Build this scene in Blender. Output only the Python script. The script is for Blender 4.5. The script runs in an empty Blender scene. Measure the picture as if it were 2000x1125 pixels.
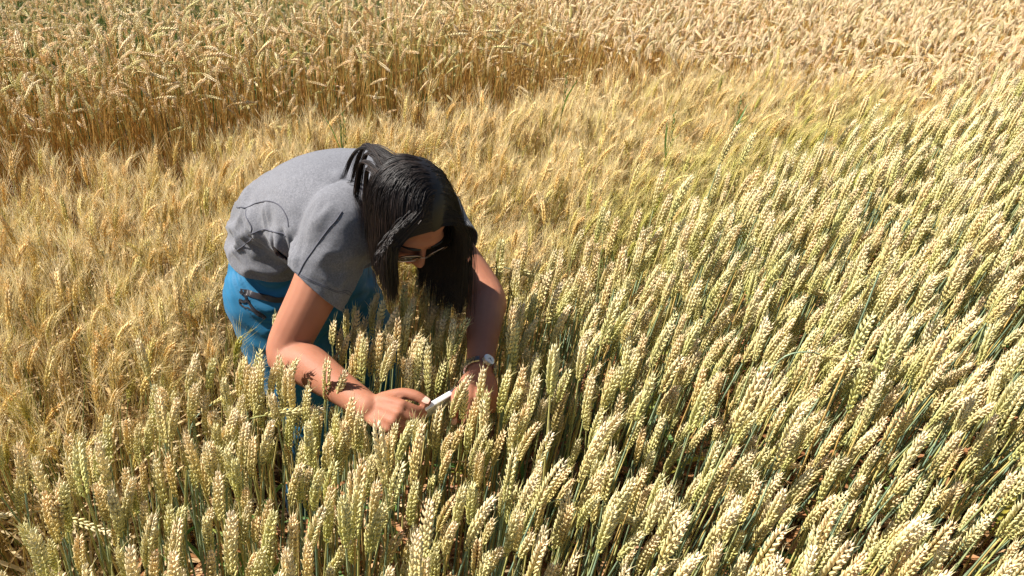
import bpy, bmesh, math, random
import numpy as np
from mathutils import Vector, Matrix, noise
from mathutils.bvhtree import BVHTree

random.seed(11); np.random.seed(11)
R = math.radians
scene = bpy.context.scene
COL = scene.collection

# ------------------------------------------------------------------ camera, sky, sun, exposure
CAM_H, PITCH = 1.76, R(31)
cam_data = bpy.data.cameras.new('camera')
cam = bpy.data.objects.new('camera', cam_data); COL.objects.link(cam)
cam.location = (0, 0, CAM_H); cam.rotation_euler = (R(90) - PITCH, 0, 0)
cam_data.lens = 27.0; cam_data.sensor_width = 36.0
cam_data.clip_start = 0.02; cam_data.clip_end = 2000
scene.camera = cam

SUN_EL, SUN_AZ = R(51), R(-84)             # azimuth from +y towards +x: the sun stands to the left
world = bpy.data.worlds.new('World'); scene.world = world
world.use_nodes = True
wn = world.node_tree
for n in list(wn.nodes): wn.nodes.remove(n)
sky = wn.nodes.new('ShaderNodeTexSky'); sky.sky_type = 'NISHITA'; sky.sun_disc = False
sky.sun_elevation = SUN_EL; sky.sun_rotation = SUN_AZ
bg = wn.nodes.new('ShaderNodeBackground'); bg.inputs['Strength'].default_value = 0.05
wo = wn.nodes.new('ShaderNodeOutputWorld')
wn.links.new(sky.outputs[0], bg.inputs[0]); wn.links.new(bg.outputs[0], wo.inputs[0])

sun_data = bpy.data.lights.new('sun', 'SUN'); sun_data.energy = 5.0; sun_data.angle = R(0.5)
sun_data.color = (1.0, 0.95, 0.88)
sun = bpy.data.objects.new('sun', sun_data); COL.objects.link(sun)
to_sun = Vector((math.sin(SUN_AZ) * math.cos(SUN_EL), math.cos(SUN_AZ) * math.cos(SUN_EL), math.sin(SUN_EL)))
sun.rotation_euler = to_sun.to_track_quat('Z', 'Y').to_euler(); sun.location = (-3, 0, 6)

vs = scene.view_settings
vs.view_transform = 'Standard'; vs.look = 'None'; vs.gamma = 1.0; vs.use_curve_mapping = False
vs.exposure = 1.4
scene.render.engine = 'CYCLES'
scene.cycles.max_bounces = 8; scene.cycles.transparent_max_bounces = 8

# ------------------------------------------------------------------ small helpers
def tag(o, label=None, cat=None, group=None, kind=None):
    if label: o['label'] = label
    if cat: o['category'] = cat
    if group: o['group'] = group
    if kind: o['kind'] = kind
    return o

def link(o, parent=None):
    COL.objects.link(o)
    if parent is not None: o.parent = parent
    return o

def mesh_from(name, verts, faces, mats=(), smooth=True, mat_idx=None):
    me = bpy.data.meshes.new(name)
    me.from_pydata([tuple(v) for v in verts], [], faces)
    for m in mats: me.materials.append(m)
    if mat_idx is not None: me.polygons.foreach_set('material_index', np.asarray(mat_idx, dtype=np.int32))
    if smooth: me.polygons.foreach_set('use_smooth', [True] * len(me.polygons))
    me.update()
    return me

def obj(name, me, parent=None):
    return link(bpy.data.objects.new(name, me), parent)

def v3(*a): return np.array(a, dtype=float)
def unit(v):
    v = np.asarray(v, float); return v / (np.linalg.norm(v) + 1e-12)

# ------------------------------------------------------------------ materials
class NT:
    def __init__(s, name):
        s.m = bpy.data.materials.new(name); s.m.use_nodes = True
        s.t = s.m.node_tree
        for n in list(s.t.nodes): s.t.nodes.remove(n)
        s.out = s.n('ShaderNodeOutputMaterial')
    def n(s, typ, **kw):
        x = s.t.nodes.new(typ)
        for k, v in kw.items():
            if k.startswith('_'): setattr(x, k[1:], v)
            else: x.inputs[k.replace('__', ' ')].default_value = v
        return x
    def l(s, a, b): s.t.links.new(a, b)
    def mix(s, fac, a, b, blend='MIX'):
        x = s.t.nodes.new('ShaderNodeMix'); x.data_type = 'RGBA'; x.blend_type = blend
        for sock, val in ((x.inputs[0], fac), (x.inputs[6], a), (x.inputs[7], b)):
            if hasattr(val, 'is_linked'): s.l(val, sock)
            else: sock.default_value = val
        return x.outputs[2]
    def math(s, op, a, b=0.0, clamp=False):
        x = s.t.nodes.new('ShaderNodeMath'); x.operation = op; x.use_clamp = clamp
        for sock, val in ((x.inputs[0], a), (x.inputs[1], b)):
            if hasattr(val, 'is_linked'): s.l(val, sock)
            else: sock.default_value = val
        return x.outputs[0]
    def attr(s, name):
        x = s.t.nodes.new('ShaderNodeAttribute'); x.attribute_name = name; return x.outputs['Fac']
    def ramp(s, fac, stops):
        x = s.t.nodes.new('ShaderNodeValToRGB')
        e = x.color_ramp.elements
        e[0].position, e[0].color = stops[0][0], (*stops[0][1], 1)
        e[1].position, e[1].color = stops[-1][0], (*stops[-1][1], 1)
        for p, c in stops[1:-1]:
            k = e.new(p); k.color = (*c, 1)
        s.l(fac, x.inputs[0]); return x.outputs[0]
    def noise(s, scale, detail=2.0, vec=None, rough=0.5):
        x = s.t.nodes.new('ShaderNodeTexNoise'); x.inputs['Scale'].default_value = scale
        x.inputs['Detail'].default_value = detail; x.inputs['Roughness'].default_value = rough
        if vec is not None: s.l(vec, x.inputs['Vector'])
        return x.outputs['Fac']
    def coords(s, scale=(1, 1, 1)):
        c = s.t.nodes.new('ShaderNodeTexCoord'); m = s.t.nodes.new('ShaderNodeMapping')
        m.inputs['Scale'].default_value = scale
        s.l(c.outputs['Object'], m.inputs[0]); return m.outputs[0]
    def bump(s, h, strength, dist):
        x = s.t.nodes.new('ShaderNodeBump'); x.inputs['Strength'].default_value = strength
        x.inputs['Distance'].default_value = dist; s.l(h, x.inputs['Height']); return x.outputs[0]
    def rnd(s):
        return s.t.nodes.new('ShaderNodeObjectInfo').outputs['Random']
    def principled(s, color, rough=0.6, spec=0.3, normal=None, **kw):
        p = s.t.nodes.new('ShaderNodeBsdfPrincipled')
        if hasattr(color, 'is_linked'): s.l(color, p.inputs['Base Color'])
        else: p.inputs['Base Color'].default_value = (*color, 1)
        if hasattr(rough, 'is_linked'): s.l(rough, p.inputs['Roughness'])
        else: p.inputs['Roughness'].default_value = rough
        p.inputs['Specular IOR Level'].default_value = spec
        for k, v in kw.items(): p.inputs[k.replace('__', ' ')].default_value = v
        if normal is not None: s.l(normal, p.inputs['Normal'])
        s.l(p.outputs[0], s.out.inputs[0]); s.p = p
        return p
    def translucent(s, color, fac):
        """thin plant tissue: part of the light passes through"""
        tr = s.t.nodes.new('ShaderNodeBsdfTranslucent')
        if hasattr(color, 'is_linked'): s.l(color, tr.inputs[0])
        else: tr.inputs[0].default_value = (*color, 1)
        mx = s.t.nodes.new('ShaderNodeMixShader'); mx.inputs[0].default_value = fac
        s.l(s.p.outputs[0], mx.inputs[1]); s.l(tr.outputs[0], mx.inputs[2]); s.l(mx.outputs[0], s.out.inputs[0])

def mat_ear(name, low, high, tip, tint_a, tint_b, rough=0.5):
    """chaff: greener at the base of the ear, paler to the tip; every plant and every floret a little different"""
    k = NT(name)
    c = k.mix(k.attr('t'), (*low, 1), (*high, 1))
    c = k.mix(k.math('POWER', k.attr('t'), 3.0), c, (*tip, 1))
    plant = k.ramp(k.rnd(), [(0, tint_a), (0.5, (1, 1, 1)), (1, tint_b)])
    c = k.mix(1.0, c, plant, 'MULTIPLY')
    fl = k.ramp(k.attr('r'), [(0, (0.72, 0.72, 0.66)), (0.5, (0.98, 0.98, 0.97)), (1, (1.18, 1.14, 1.06))])
    c = k.mix(0.9, c, fl, 'MULTIPLY')
    k.principled(c, rough, 0.35)
    k.translucent(c, 0.20)
    return k.m

def mat_stem(name, stops):
    k = NT(name)
    c = k.ramp(k.rnd(), stops)
    n = k.noise(22, 2, k.coords((8, 8, 1)))
    c = k.mix(1.0, c, k.ramp(n, [(0.3, (0.65, 0.62, 0.55)), (0.7, (1.15, 1.12, 1.05))]), 'MULTIPLY')
    k.principled(c, 0.45, 0.4)
    return k.m

def mat_blade(name, stops, transl=0.3):
    k = NT(name)
    n = k.noise(30, 3, k.coords((1, 1, 0.5)))
    v = k.math('ADD', k.math('MULTIPLY', k.rnd(), 0.65), k.math('MULTIPLY', n, 0.45))
    c = k.ramp(v, stops)
    k.principled(c, 0.55, 0.3)
    k.translucent(c, transl)
    return k.m

def mat_awn(name, a, b):
    k = NT(name)
    c = k.mix(k.rnd(), (*a, 1), (*b, 1))
    k.principled(c, 0.4, 0.4); k.translucent(c, 0.4)
    return k.m

M = {}
M['ear_pale'] = mat_ear('pale_chaff', (0.56, 0.51, 0.21), (0.77, 0.65, 0.38), (0.84, 0.71, 0.50), (1.02, 0.93, 0.82), (0.86, 0.93, 0.70))
M['ear_gold'] = mat_ear('golden_chaff', (0.62, 0.48, 0.165), (0.76, 0.57, 0.27), (0.81, 0.65, 0.38), (1.0, 0.88, 0.7), (0.88, 0.98, 0.7))
M['ear_tan'] = mat_ear('tan_chaff', (0.65, 0.51, 0.26), (0.78, 0.63, 0.39), (0.81, 0.67, 0.46), (1.05, 0.95, 0.85), (0.85, 0.95, 0.65))
M['ear_far'] = mat_ear('far_chaff', (0.66, 0.52, 0.30), (0.77, 0.62, 0.41), (0.80, 0.66, 0.46), (1.05, 0.95, 0.85), (0.9, 0.95, 0.78))
M['stem_pale'] = mat_stem('bluegreen_straw', [(0, (0.17, 0.26, 0.19)), (0.4, (0.25, 0.32, 0.19)), (0.65, (0.42, 0.42, 0.15)), (0.85, (0.52, 0.42, 0.16)), (1, (0.46, 0.30, 0.10))])
M['stem_gold'] = mat_stem('golden_straw', [(0, (0.28, 0.32, 0.11)), (0.35, (0.52, 0.42, 0.16)), (1, (0.58, 0.42, 0.17))])
M['stem_tan'] = mat_stem('orange_straw', [(0, (0.30, 0.29, 0.08)), (0.3, (0.54, 0.36, 0.12)), (0.7, (0.52, 0.31, 0.09)), (1, (0.38, 0.20, 0.06))])
M['stem_green'] = mat_stem('green_straw', [(0, (0.12, 0.19, 0.06)), (1, (0.24, 0.27, 0.08))])
M['blade_dry'] = mat_blade('dry_leaf', [(0.2, (0.20, 0.08, 0.03)), (0.5, (0.36, 0.17, 0.065)), (0.7, (0.50, 0.30, 0.14)), (0.9, (0.58, 0.44, 0.24))])
M['blade_straw'] = mat_blade('straw_leaf', [(0.2, (0.34, 0.20, 0.08)), (0.5, (0.52, 0.36, 0.16)), (0.7, (0.62, 0.47, 0.24)), (0.9, (0.68, 0.54, 0.30))])
M['ear_greenish'] = mat_ear('greenish_chaff', (0.42, 0.39, 0.09), (0.60, 0.49, 0.15), (0.70, 0.56, 0.26), (1.0, 0.92, 0.75), (0.82, 0.95, 0.65))
M['awn_green'] = mat_awn('greenish_awn', (0.74, 0.63, 0.28), (0.66, 0.59, 0.21))
M['blade_green'] = mat_blade('green_leaf', [(0.2, (0.05, 0.13, 0.025)), (0.6, (0.11, 0.20, 0.04)), (0.95, (0.42, 0.34, 0.05))])
M['awn_gold'] = mat_awn('golden_awn', (0.83, 0.68, 0.40), (0.77, 0.64, 0.32))
M['awn_pale'] = mat_awn('pale_awn', (0.66, 0.52, 0.30), (0.58, 0.48, 0.22))
k = NT('soil'); n = k.noise(14, 6, k.coords())
c = k.ramp(n, [(0.3, (0.035, 0.022, 0.012)), (0.55, (0.085, 0.05, 0.028)), (0.75, (0.19, 0.12, 0.065))])
k.principled(c, 0.95, 0.1, k.bump(k.noise(60, 5, k.coords()), 0.8, 0.02)); M['soil'] = k.m

k = NT('skin')
n1 = k.noise(9, 3, k.coords()); n2 = k.noise(420, 2, k.coords())
c = k.ramp(n1, [(0.3, (0.235, 0.090, 0.050)), (0.5, (0.27, 0.110, 0.063)), (0.72, (0.31, 0.132, 0.078))])
k.principled(c, 0.62, 0.22, k.bump(n2, 0.25, 0.0006))
k.p.inputs['Subsurface Weight'].default_value = 0.15
k.p.inputs['Subsurface Radius'].default_value = (1.0, 0.35, 0.18); k.p.inputs['Subsurface Scale'].default_value = 0.006
M['skin'] = k.m
k = NT('lips'); k.principled((0.42, 0.13, 0.10), 0.4, 0.4); M['lips'] = k.m
k = NT('fingernail'); k.principled((0.62, 0.36, 0.28), 0.25, 0.5); M['nail'] = k.m

k = NT('grey_heather_jersey')
fine = k.noise(900, 2, k.coords((1, 1, 1))); mid = k.noise(260, 3, k.coords())
sp = k.math('ADD', k.math('MULTIPLY', fine, 0.6), k.math('MULTIPLY', mid, 0.4))
c = k.ramp(sp, [(0.34, (0.075, 0.075, 0.082)), (0.5, (0.115, 0.115, 0.126)), (0.66, (0.17, 0.17, 0.182))])
big = k.noise(7, 3, k.coords())
c = k.mix(1.0, c, k.ramp(big, [(0.3, (0.9, 0.9, 0.9)), (0.7, (1.08, 1.08, 1.08))]), 'MULTIPLY')
k.principled(c, 0.85, 0.15, k.bump(fine, 0.3, 0.0008)); k.p.inputs['Sheen Weight'].default_value = 0.15
M['shirt'] = k.m
k = NT('seam_thread'); k.principled((0.075, 0.075, 0.09), 0.85, 0.1); M['seam'] = k.m
k = NT('blue_softshell')
w = k.noise(700, 2, k.coords((1, 1, 3)))
n = k.noise(12, 3, k.coords())
c = k.ramp(n, [(0.3, (0.004, 0.082, 0.165)), (0.7, (0.006, 0.104, 0.205))])
k.principled(c, 0.68, 0.25, k.bump(w, 0.35, 0.0007)); k.p.inputs['Sheen Weight'].default_value = 0.06
M['trousers'] = k.m
k = NT('black_fabric'); k.principled((0.012, 0.012, 0.016), 0.7, 0.3); M['black'] = k.m
k = NT('zip_tape'); k.principled((0.022, 0.018, 0.022), 0.5, 0.4); M['zip'] = k.m
k = NT('boot_leather'); k.principled((0.06, 0.045, 0.035), 0.7, 0.3); M['boot'] = k.m
k = NT('black_hair')
hc = k.ramp(k.attr('r'), [(0, (0.006, 0.0042, 0.004)), (0.7, (0.014, 0.009, 0.0075)), (1, (0.040, 0.024, 0.018))])
k.principled(hc, 0.52, 0.30); k.p.inputs['Anisotropic'].default_value = 0.4
M['hair'] = k.m
k = NT('dark_lens'); k.principled((0.012, 0.009, 0.008), 0.06, 0.6); M['lens'] = k.m
k = NT('metal_frame'); k.principled((0.33, 0.24, 0.19), 0.28, 0.5, Metallic=1.0); M['frame'] = k.m
k = NT('steel'); k.principled((0.62, 0.63, 0.65), 0.28, 0.5, Metallic=1.0); M['steel'] = k.m
k = NT('watch_dial'); k.principled((0.62, 0.62, 0.60), 0.3, 0.5); M['dial'] = k.m
k = NT('phone_shell'); k.principled((0.74, 0.74, 0.76), 0.35, 0.5); M['phone'] = k.m
k = NT('phone_glass'); k.principled((0.006, 0.006, 0.008), 0.06, 0.6); M['glass'] = k.m

# ------------------------------------------------------------------ plant building
class Geo:
    """collects verts / faces / material index / t and r attributes"""
    def __init__(s): s.v, s.f, s.m, s.t, s.r = [], [], [], [], []
    def add(s, verts, faces, mat, t=0.5, r=0.5):
        b = len(s.v)
        s.v += [tuple(x) for x in verts]
        s.f += [tuple(i + b for i in f) for f in faces]
        s.m += [mat] * len(faces)
        n = len(verts)
        s.t += list(t) if hasattr(t, '__len__') else [t] * n
        s.r += list(r) if hasattr(r, '__len__') else [r] * n
    def merge(s, g):
        b = len(s.v)
        s.v += g.v; s.f += [tuple(i + b for i in f) for f in g.f]; s.m += g.m; s.t += g.t; s.r += g.r
    def mesh(s, name, mats):
        used = sorted(set(s.m)); remap = {u: i for i, u in enumerate(used)}
        me = mesh_from(name, s.v, s.f, [mats[u] for u in used], True, [remap[x] for x in s.m])
        for nm, arr in (('t', s.t), ('r', s.r)):
            a = me.attributes.new(nm, 'FLOAT', 'POINT'); a.data.foreach_set('value', np.asarray(arr, dtype=np.float32))
        return me

def frame_of(d):
    d = unit(d)
    a = v3(0, 1, 0) if abs(d[1]) < 0.9 else v3(1, 0, 0)
    x = unit(np.cross(a, d)); y = np.cross(d, x)
    return x, y, d

def tube_geo(g, pts, rad, mat, sides=5, t=None, r=0.5):
    """swept tube without caps at the base, closed at the tip"""
    pts = [np.asarray(p, float) for p in pts]; n = len(pts)
    vs_, fs, ts = [], [], []
    for i, p in enumerate(pts):
        d = pts[min(i + 1, n - 1)] - pts[max(i - 1, 0)]
        x, y, _ = frame_of(d)
        for k in range(sides):
            a = 2 * math.pi * k / sides
            vs_.append(p + rad[i] * (math.cos(a) * x + math.sin(a) * y)); ts.append(0.5 if t is None else t[i])
    for i in range(n - 1):
        for k in range(sides):
            k2 = (k + 1) % sides
            fs.append((i * sides + k, i * sides + k2, (i + 1) * sides + k2, (i + 1) * sides + k))
    g.add(vs_, fs, mat, ts, r)

def floret(g, base, d, side, L, W, T, mat, t, r, sides=5):
    """one husk: a plump pointed bud, base -> tip along d, wide along side, thick across it"""
    d = unit(d); s = unit(side - np.dot(side, d) * d); q = np.cross(d, s)
    prof = ((0.0, 0.35), (0.3, 1.0), (0.62, 0.82), (0.86, 0.36))
    vs_, fs = [], []
    for u, w in prof:
        for k in range(sides):
            a = 2 * math.pi * (k + 0.5) / sides
            vs_.append(base + d * L * u + s * (W * w * math.cos(a)) + q * (T * w * math.sin(a)))
    vs_.append(base + d * L)
    m = len(prof)
    for i in range(m - 1):
        for k in range(sides):
            k2 = (k + 1) % sides
            fs.append((i * sides + k, i * sides + k2, (i + 1) * sides + k2, (i + 1) * sides + k))
    for k in range(sides): fs.append(((m - 1) * sides + k, (m - 1) * sides + (k + 1) % sides, m * sides))
    g.add(vs_, fs, mat, t, r)
    return base + d * L

def awn(g, base, d, L, w, mat, curve=0.0, rnd=random):
    d = unit(d); x, y, _ = frame_of(d)
    side = x * rnd.uniform(-1, 1) + y * rnd.uniform(-1, 1)
    mid = base + d * L * 0.5
    tip = base + d * L + side * L * curve
    a = [base + w * (math.cos(q) * x + math.sin(q) * y) for q in (0, 2.1, 4.2)]
    b = [mid + 0.65 * w * (math.cos(q) * x + math.sin(q) * y) for q in (0, 2.1, 4.2)]
    fs = []
    for k in range(3):
        k2 = (k + 1) % 3
        fs += [(k, k2, 3 + k2, 3 + k), (3 + k, 3 + k2, 6)]
    g.add(a + b + [tip], fs, mat, 0.5, rnd.random())

def blade(g, base, d0, L, W, mat, droop, twist, rnd, segs=7):
    """ribbon leaf with a fold along the middle, drooping and twisting"""
    p = np.array(base, float); d = unit(d0)
    vs_, fs = [], []
    side = unit(np.cross(d, v3(0, 0, 1)) + v3(1e-3, 0, 0))
    for i in range(segs + 1):
        u = i / segs
        w = W * (0.55 + 0.9 * u if u < 0.4 else 0.91 * (1 - ((u - 0.4) / 0.6) ** 1.6) + 0.02)
        nrm = unit(np.cross(side, d))
        a = twist * u
        s2 = side * math.cos(a) + nrm * math.sin(a); n2 = -side * math.sin(a) + nrm * math.cos(a)
        vs_ += [p - s2 * w * 0.5, p - n2 * w * 0.16, p + s2 * w * 0.5]
        p = p + d * L / segs
        d = unit(d + v3(rnd.uniform(-.12, .12), rnd.uniform(-.12, .12), -droop / segs * (1 + u)))
        side = unit(side - np.dot(side, d) * d)
    for i in range(segs):
        a = i * 3
        fs += [(a, a + 1, a + 4, a + 3), (a + 1, a + 2, a + 5, a + 4)]
    g.add(vs_, fs, mat, 0.5, rnd.random())

def path_stem(H, lean0, lean1, n, wob, rnd):
    """stem leaning towards +x: the tilt grows from lean0 at the base to lean1 at the top"""
    pts = [v3(0, 0, 0)]; ds = []
    wy = rnd.uniform(-wob, wob); ph = rnd.uniform(0, 6)
    for i in range(n):
        u = (i + 0.5) / n
        a = lean0 + (lean1 - lean0) * u ** 1.5
        d = unit(v3(math.sin(a), wy * math.sin(u * 4 + ph), math.cos(a)))
        pts.append(pts[-1] + d * H / n); ds.append(d)
    return pts, ds[-1]

MATLIST = {}
def plant(kind, seed, **o):
    """one stalk in its own coordinates, base at the origin: dict of part -> Geo"""
    rnd = random.Random(seed); nr = rnd.uniform
    parts = {}
    pts, dtop = path_stem(o['H'], o['lean0'], o['lean1'], 5, 0.08, rnd)
    base_z = v3(0, 0, 0)
    gs = Geo()
    r0 = o.get('r', 0.0019)
    tube_geo(gs, pts, [r0 * 1.15, r0 * 1.1, r0, r0 * .95, r0 * .85, r0 * .6], 0, 5)
    # a node (swollen joint) on the stem
    parts['stem'] = gs
    # ear axis
    n = o['nodes']; L = o['L']
    ax = [pts[-1]]; d = dtop.copy(); dirs = [d.copy()]
    bend_dir = unit(v3(math.cos(o['bend_az']), math.sin(o['bend_az']), 0))
    neck = o.get('neck', 0)
    if neck:                                           # a curved bare neck before a nodding ear
        npts = [pts[-1]]
        for i in range(6):
            d = unit(d + bend_dir * neck * 0.35 - v3(0, 0, 1) * neck * 0.22)
            npts.append(npts[-1] + d * o['neck_L'] / 6)
        tube_geo(gs, npts, [r0 * .6] * 6 + [r0 * .55], 0, 5)
        ax = [npts[-1]]; dirs = [d.copy()]
    for i in range(n):
        d = unit(d + bend_dir * o['bend'] / n - v3(0, 0, 1) * abs(o['bend']) * 0.5 / n)
        ax.append(ax[-1] + d * L / n); dirs.append(d.copy())
    ge = Geo(); ga = Geo()
    tw0 = o['spin']; twist = nr(-0.5, 0.5)
    x0, y0, _ = frame_of(dirs[0])
    for i in range(n + 1):
        p, d = ax[i], dirs[i]
        u = i / n
        x, y, _ = frame_of(d)
        a = tw0 + twist * u
        A = x * math.cos(a) + y * math.sin(a); B = -x * math.sin(a) + y * math.cos(a)
        sgn = 1 if i % 2 else -1
        env = min(1.0, 0.62 + 1.4 * u) * (1 - 0.42 * max(0, (u - .62) / .38) ** 1.5)   # narrower at both ends
        fl = o['fl'] * env; fw = o['fw'] * env
        spread = o['spread']
        angs = o['fan'] if i < n else (0.0,)
        for fa in angs:
            out = A * sgn * math.cos(fa) + B * math.sin(fa)
            jit = v3(nr(-.14, .14), nr(-.14, .14), nr(-.14, .14))
            dd = unit(d * 1.0 + out * math.tan(spread) * (1.0 if i < n else 0.05) + jit)
            basep = p + out * o['off'] * env - d * fl * 0.12
            side = np.cross(d, out)
            tip = floret(ge, basep, dd, side, fl * nr(.9, 1.1), fw, fw * .78, 1, u, rnd.random(), o.get('sides', 5))
            if o['awn'] > 0:
                if rnd.random() < o.get('awn_p', 1.0):
                    ad = unit(d * 1.0 + out * math.tan(o['awn_spread'] * nr(.5, 1.25)) + v3(nr(-.1, .1), nr(-.1, .1), nr(-.1, .1)))
                    awn(ga, tip - dd * fl * .1, ad, o['awn'] * nr(.75, 1.1) * (1.0 - .25 * u), o['awn_w'], 4, 0.06, rnd)
            elif rnd.random() < 0.10 + 0.75 * max(0, u - .6) / .4:
                awn(ge, tip - dd * fl * .15, unit(dd + v3(nr(-.3, .3), nr(-.3, .3), nr(-.1, .3))), nr(.005, .016) * (1.35 if u > .85 else .8), .00045, 1, .1, rnd)
    parts['ear'] = ge
    if ga.v: parts['awns'] = ga
    leaves = []
    for (h, Ll, W, mat, droop) in o['leaves']:
        j = min(4, int(h * 5)); f = h * 5 - j
        bp = pts[j] * (1 - f) + pts[j + 1] * f
        az = nr(0, 6.283); el = nr(.2, 1.1)
        gl = Geo()
        blade(gl, bp, v3(math.cos(az) * math.cos(el), math.sin(az) * math.cos(el), math.sin(el)), Ll * nr(.7, 1.15), W * nr(.8, 1.2), mat, droop * nr(.6, 1.5), nr(-2.5, 2.5), rnd)
        leaves.append(gl)
    parts['leaf'] = leaves
    parts['tip'] = ax[-1]; parts['mid'] = ax[len(ax) // 2]; parts['path'] = pts + [ax[-1]]
    return parts

MATS_A = [M['stem_pale'], M['ear_pale'], M['blade_dry'], M['blade_green'], M['awn_pale']]
MATS_B = [M['stem_gold'], M['ear_gold'], M['blade_straw'], M['blade_green'], M['awn_gold']]
MATS_G = [M['stem_green'], M['ear_greenish'], M['blade_straw'], M['blade_green'], M['awn_green']]
MATS_C = [M['stem_tan'], M['ear_tan'], M['blade_dry'], M['blade_green'], M['awn_pale']]
MATS_D = [M['stem_tan'], M['ear_far'], M['blade_straw'], M['blade_green'], M['awn_pale']]
MATS_E = [M['stem_green'], M['ear_tan'], M['blade_dry'], M['blade_green'], M['awn_pale']]
FAN3 = (-0.85, 0.0, 0.85); FAN4 = (-1.15, -0.4, 0.4, 1.15)

def variants(kind, n, seed0):
    out = []
    rnd = random.Random(seed0); u = rnd.uniform
    for i in range(n):
        if kind == 'A':
            nod = (i == n - 1)
            o = dict(H=u(.79, .88), lean0=R(u(1, 6)), lean1=R(u(4, 15)), nodes=rnd.choice((18, 19, 20, 21, 22, 23)), L=u(.070, .104), bend=u(-.05, .24), bend_az=u(-.7, .7),
                     spin=u(0, 6.28), fl=u(.0110, .0128), fw=u(.0023, .0029), spread=R(u(18, 27)), off=.0031, fan=FAN3, awn=0,
                     leaves=[(u(.42, .62), .2, .011, 2, 1.6), (u(.2, .4), .22, .011, 2, 2.0), (u(.1, .25), .2, .010, 2, 2.4)] + ([(u(.5, .66), .15, .010, 3, 1.2)] if i % 8 == 1 else []), r=.0021)
            if i % 8 == 5: o.update(L=u(.050, .060), nodes=13, H=u(.74, .80), fl=.0112, fw=.0025)
            if nod: o.update(neck=1.0, neck_L=.07, bend=.7, bend_az=0.2)
        elif kind == 'B':
            o = dict(H=u(.66, .74), lean0=R(u(1, 7)), lean1=R(u(4, 22)), nodes=rnd.choice((15, 16, 17, 18)), L=u(.068, .09), bend=u(.1, .7), bend_az=u(-1.2, 1.2),
                     spin=u(0, 6.28), fl=.0130, fw=.0030, spread=R(20), off=.0024, fan=(-.7, .7), awn=.078, awn_w=.00038, awn_spread=R(28), awn_p=.95,
                     leaves=[(u(.5, .75), .17, .009, 2, 1.6), (u(.25, .5), .18, .009, 2, 2.0)], r=.0016)
        elif kind == 'C':
            nod = i % 6
            o = dict(H=u(.88, .97), lean0=R(u(1, 4)), lean1=R(u(3, 12)), nodes=rnd.choice((15, 16, 17)), L=u(.066, .088), bend=u(.0, .6), bend_az=u(-3.1, 3.1),
                     spin=u(0, 6.28), fl=.0118, fw=.0030, spread=R(20), off=.0026, fan=(-.75, .75), awn=0, sides=4,
                     leaves=[(u(.3, .5), .14, .008, 2, 2.2)] if i % 2 else [], r=.0018)
            if nod == 0: o.update(neck=u(.5, 1.2), neck_L=.06)
            if nod in (1, 4): o.update(neck=u(.1, .4), neck_L=.05)
        else:
            o = dict(H=u(.68, .76), lean0=R(u(1, 5)), lean1=R(u(5, 18)), nodes=rnd.choice((14, 15)), L=u(.060, .080), bend=u(.1, .8), bend_az=u(-1.5, 1.5),
                     spin=u(0, 6.28), fl=.0118, fw=.0029, spread=R(20), off=.0028, fan=(-.75, .75), awn=0, sides=4,
                     leaves=[(u(.4, .7), .15, .009, 3 if kind == 'E' else 2, 1.8)], r=.0018)
            if i % 5 == 0: o.update(neck=u(.4, 1.0), neck_L=.05)
        out.append(plant(kind, seed0 * 100 + i, **o))
    return out

class Crop:
    """meshes of the variants of one kind of wheat: separate part meshes and one joined mesh for the far mass"""
    def __init__(s, kind, n, seed, mats):
        s.var = variants(kind, n, seed); s.mats = mats; s.parts = []; s.kind = kind
        s.coll = bpy.data.collections.new('wheat_forms_%s_%d' % (kind, seed))       # source of the mass only; not in the scene
        for i, p in enumerate(s.var):
            d = {}
            for nm in ('stem', 'ear', 'awns'):
                if nm in p: d[nm] = [p[nm].mesh('wheat_' + nm, mats)]
            d['leaf'] = [g.mesh('wheat_leaf', mats) for g in p['leaf']]
            s.parts.append(d)
            g = Geo(); g.merge(p['stem']); g.merge(p['ear'])
            if 'awns' in p: g.merge(p['awns'])
            for l_ in p['leaf']: g.merge(l_)
            o = bpy.data.objects.new('form_%s_%02d' % (kind, i), g.mesh('wheat_form', mats))
            s.coll.objects.link(o)

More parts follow.
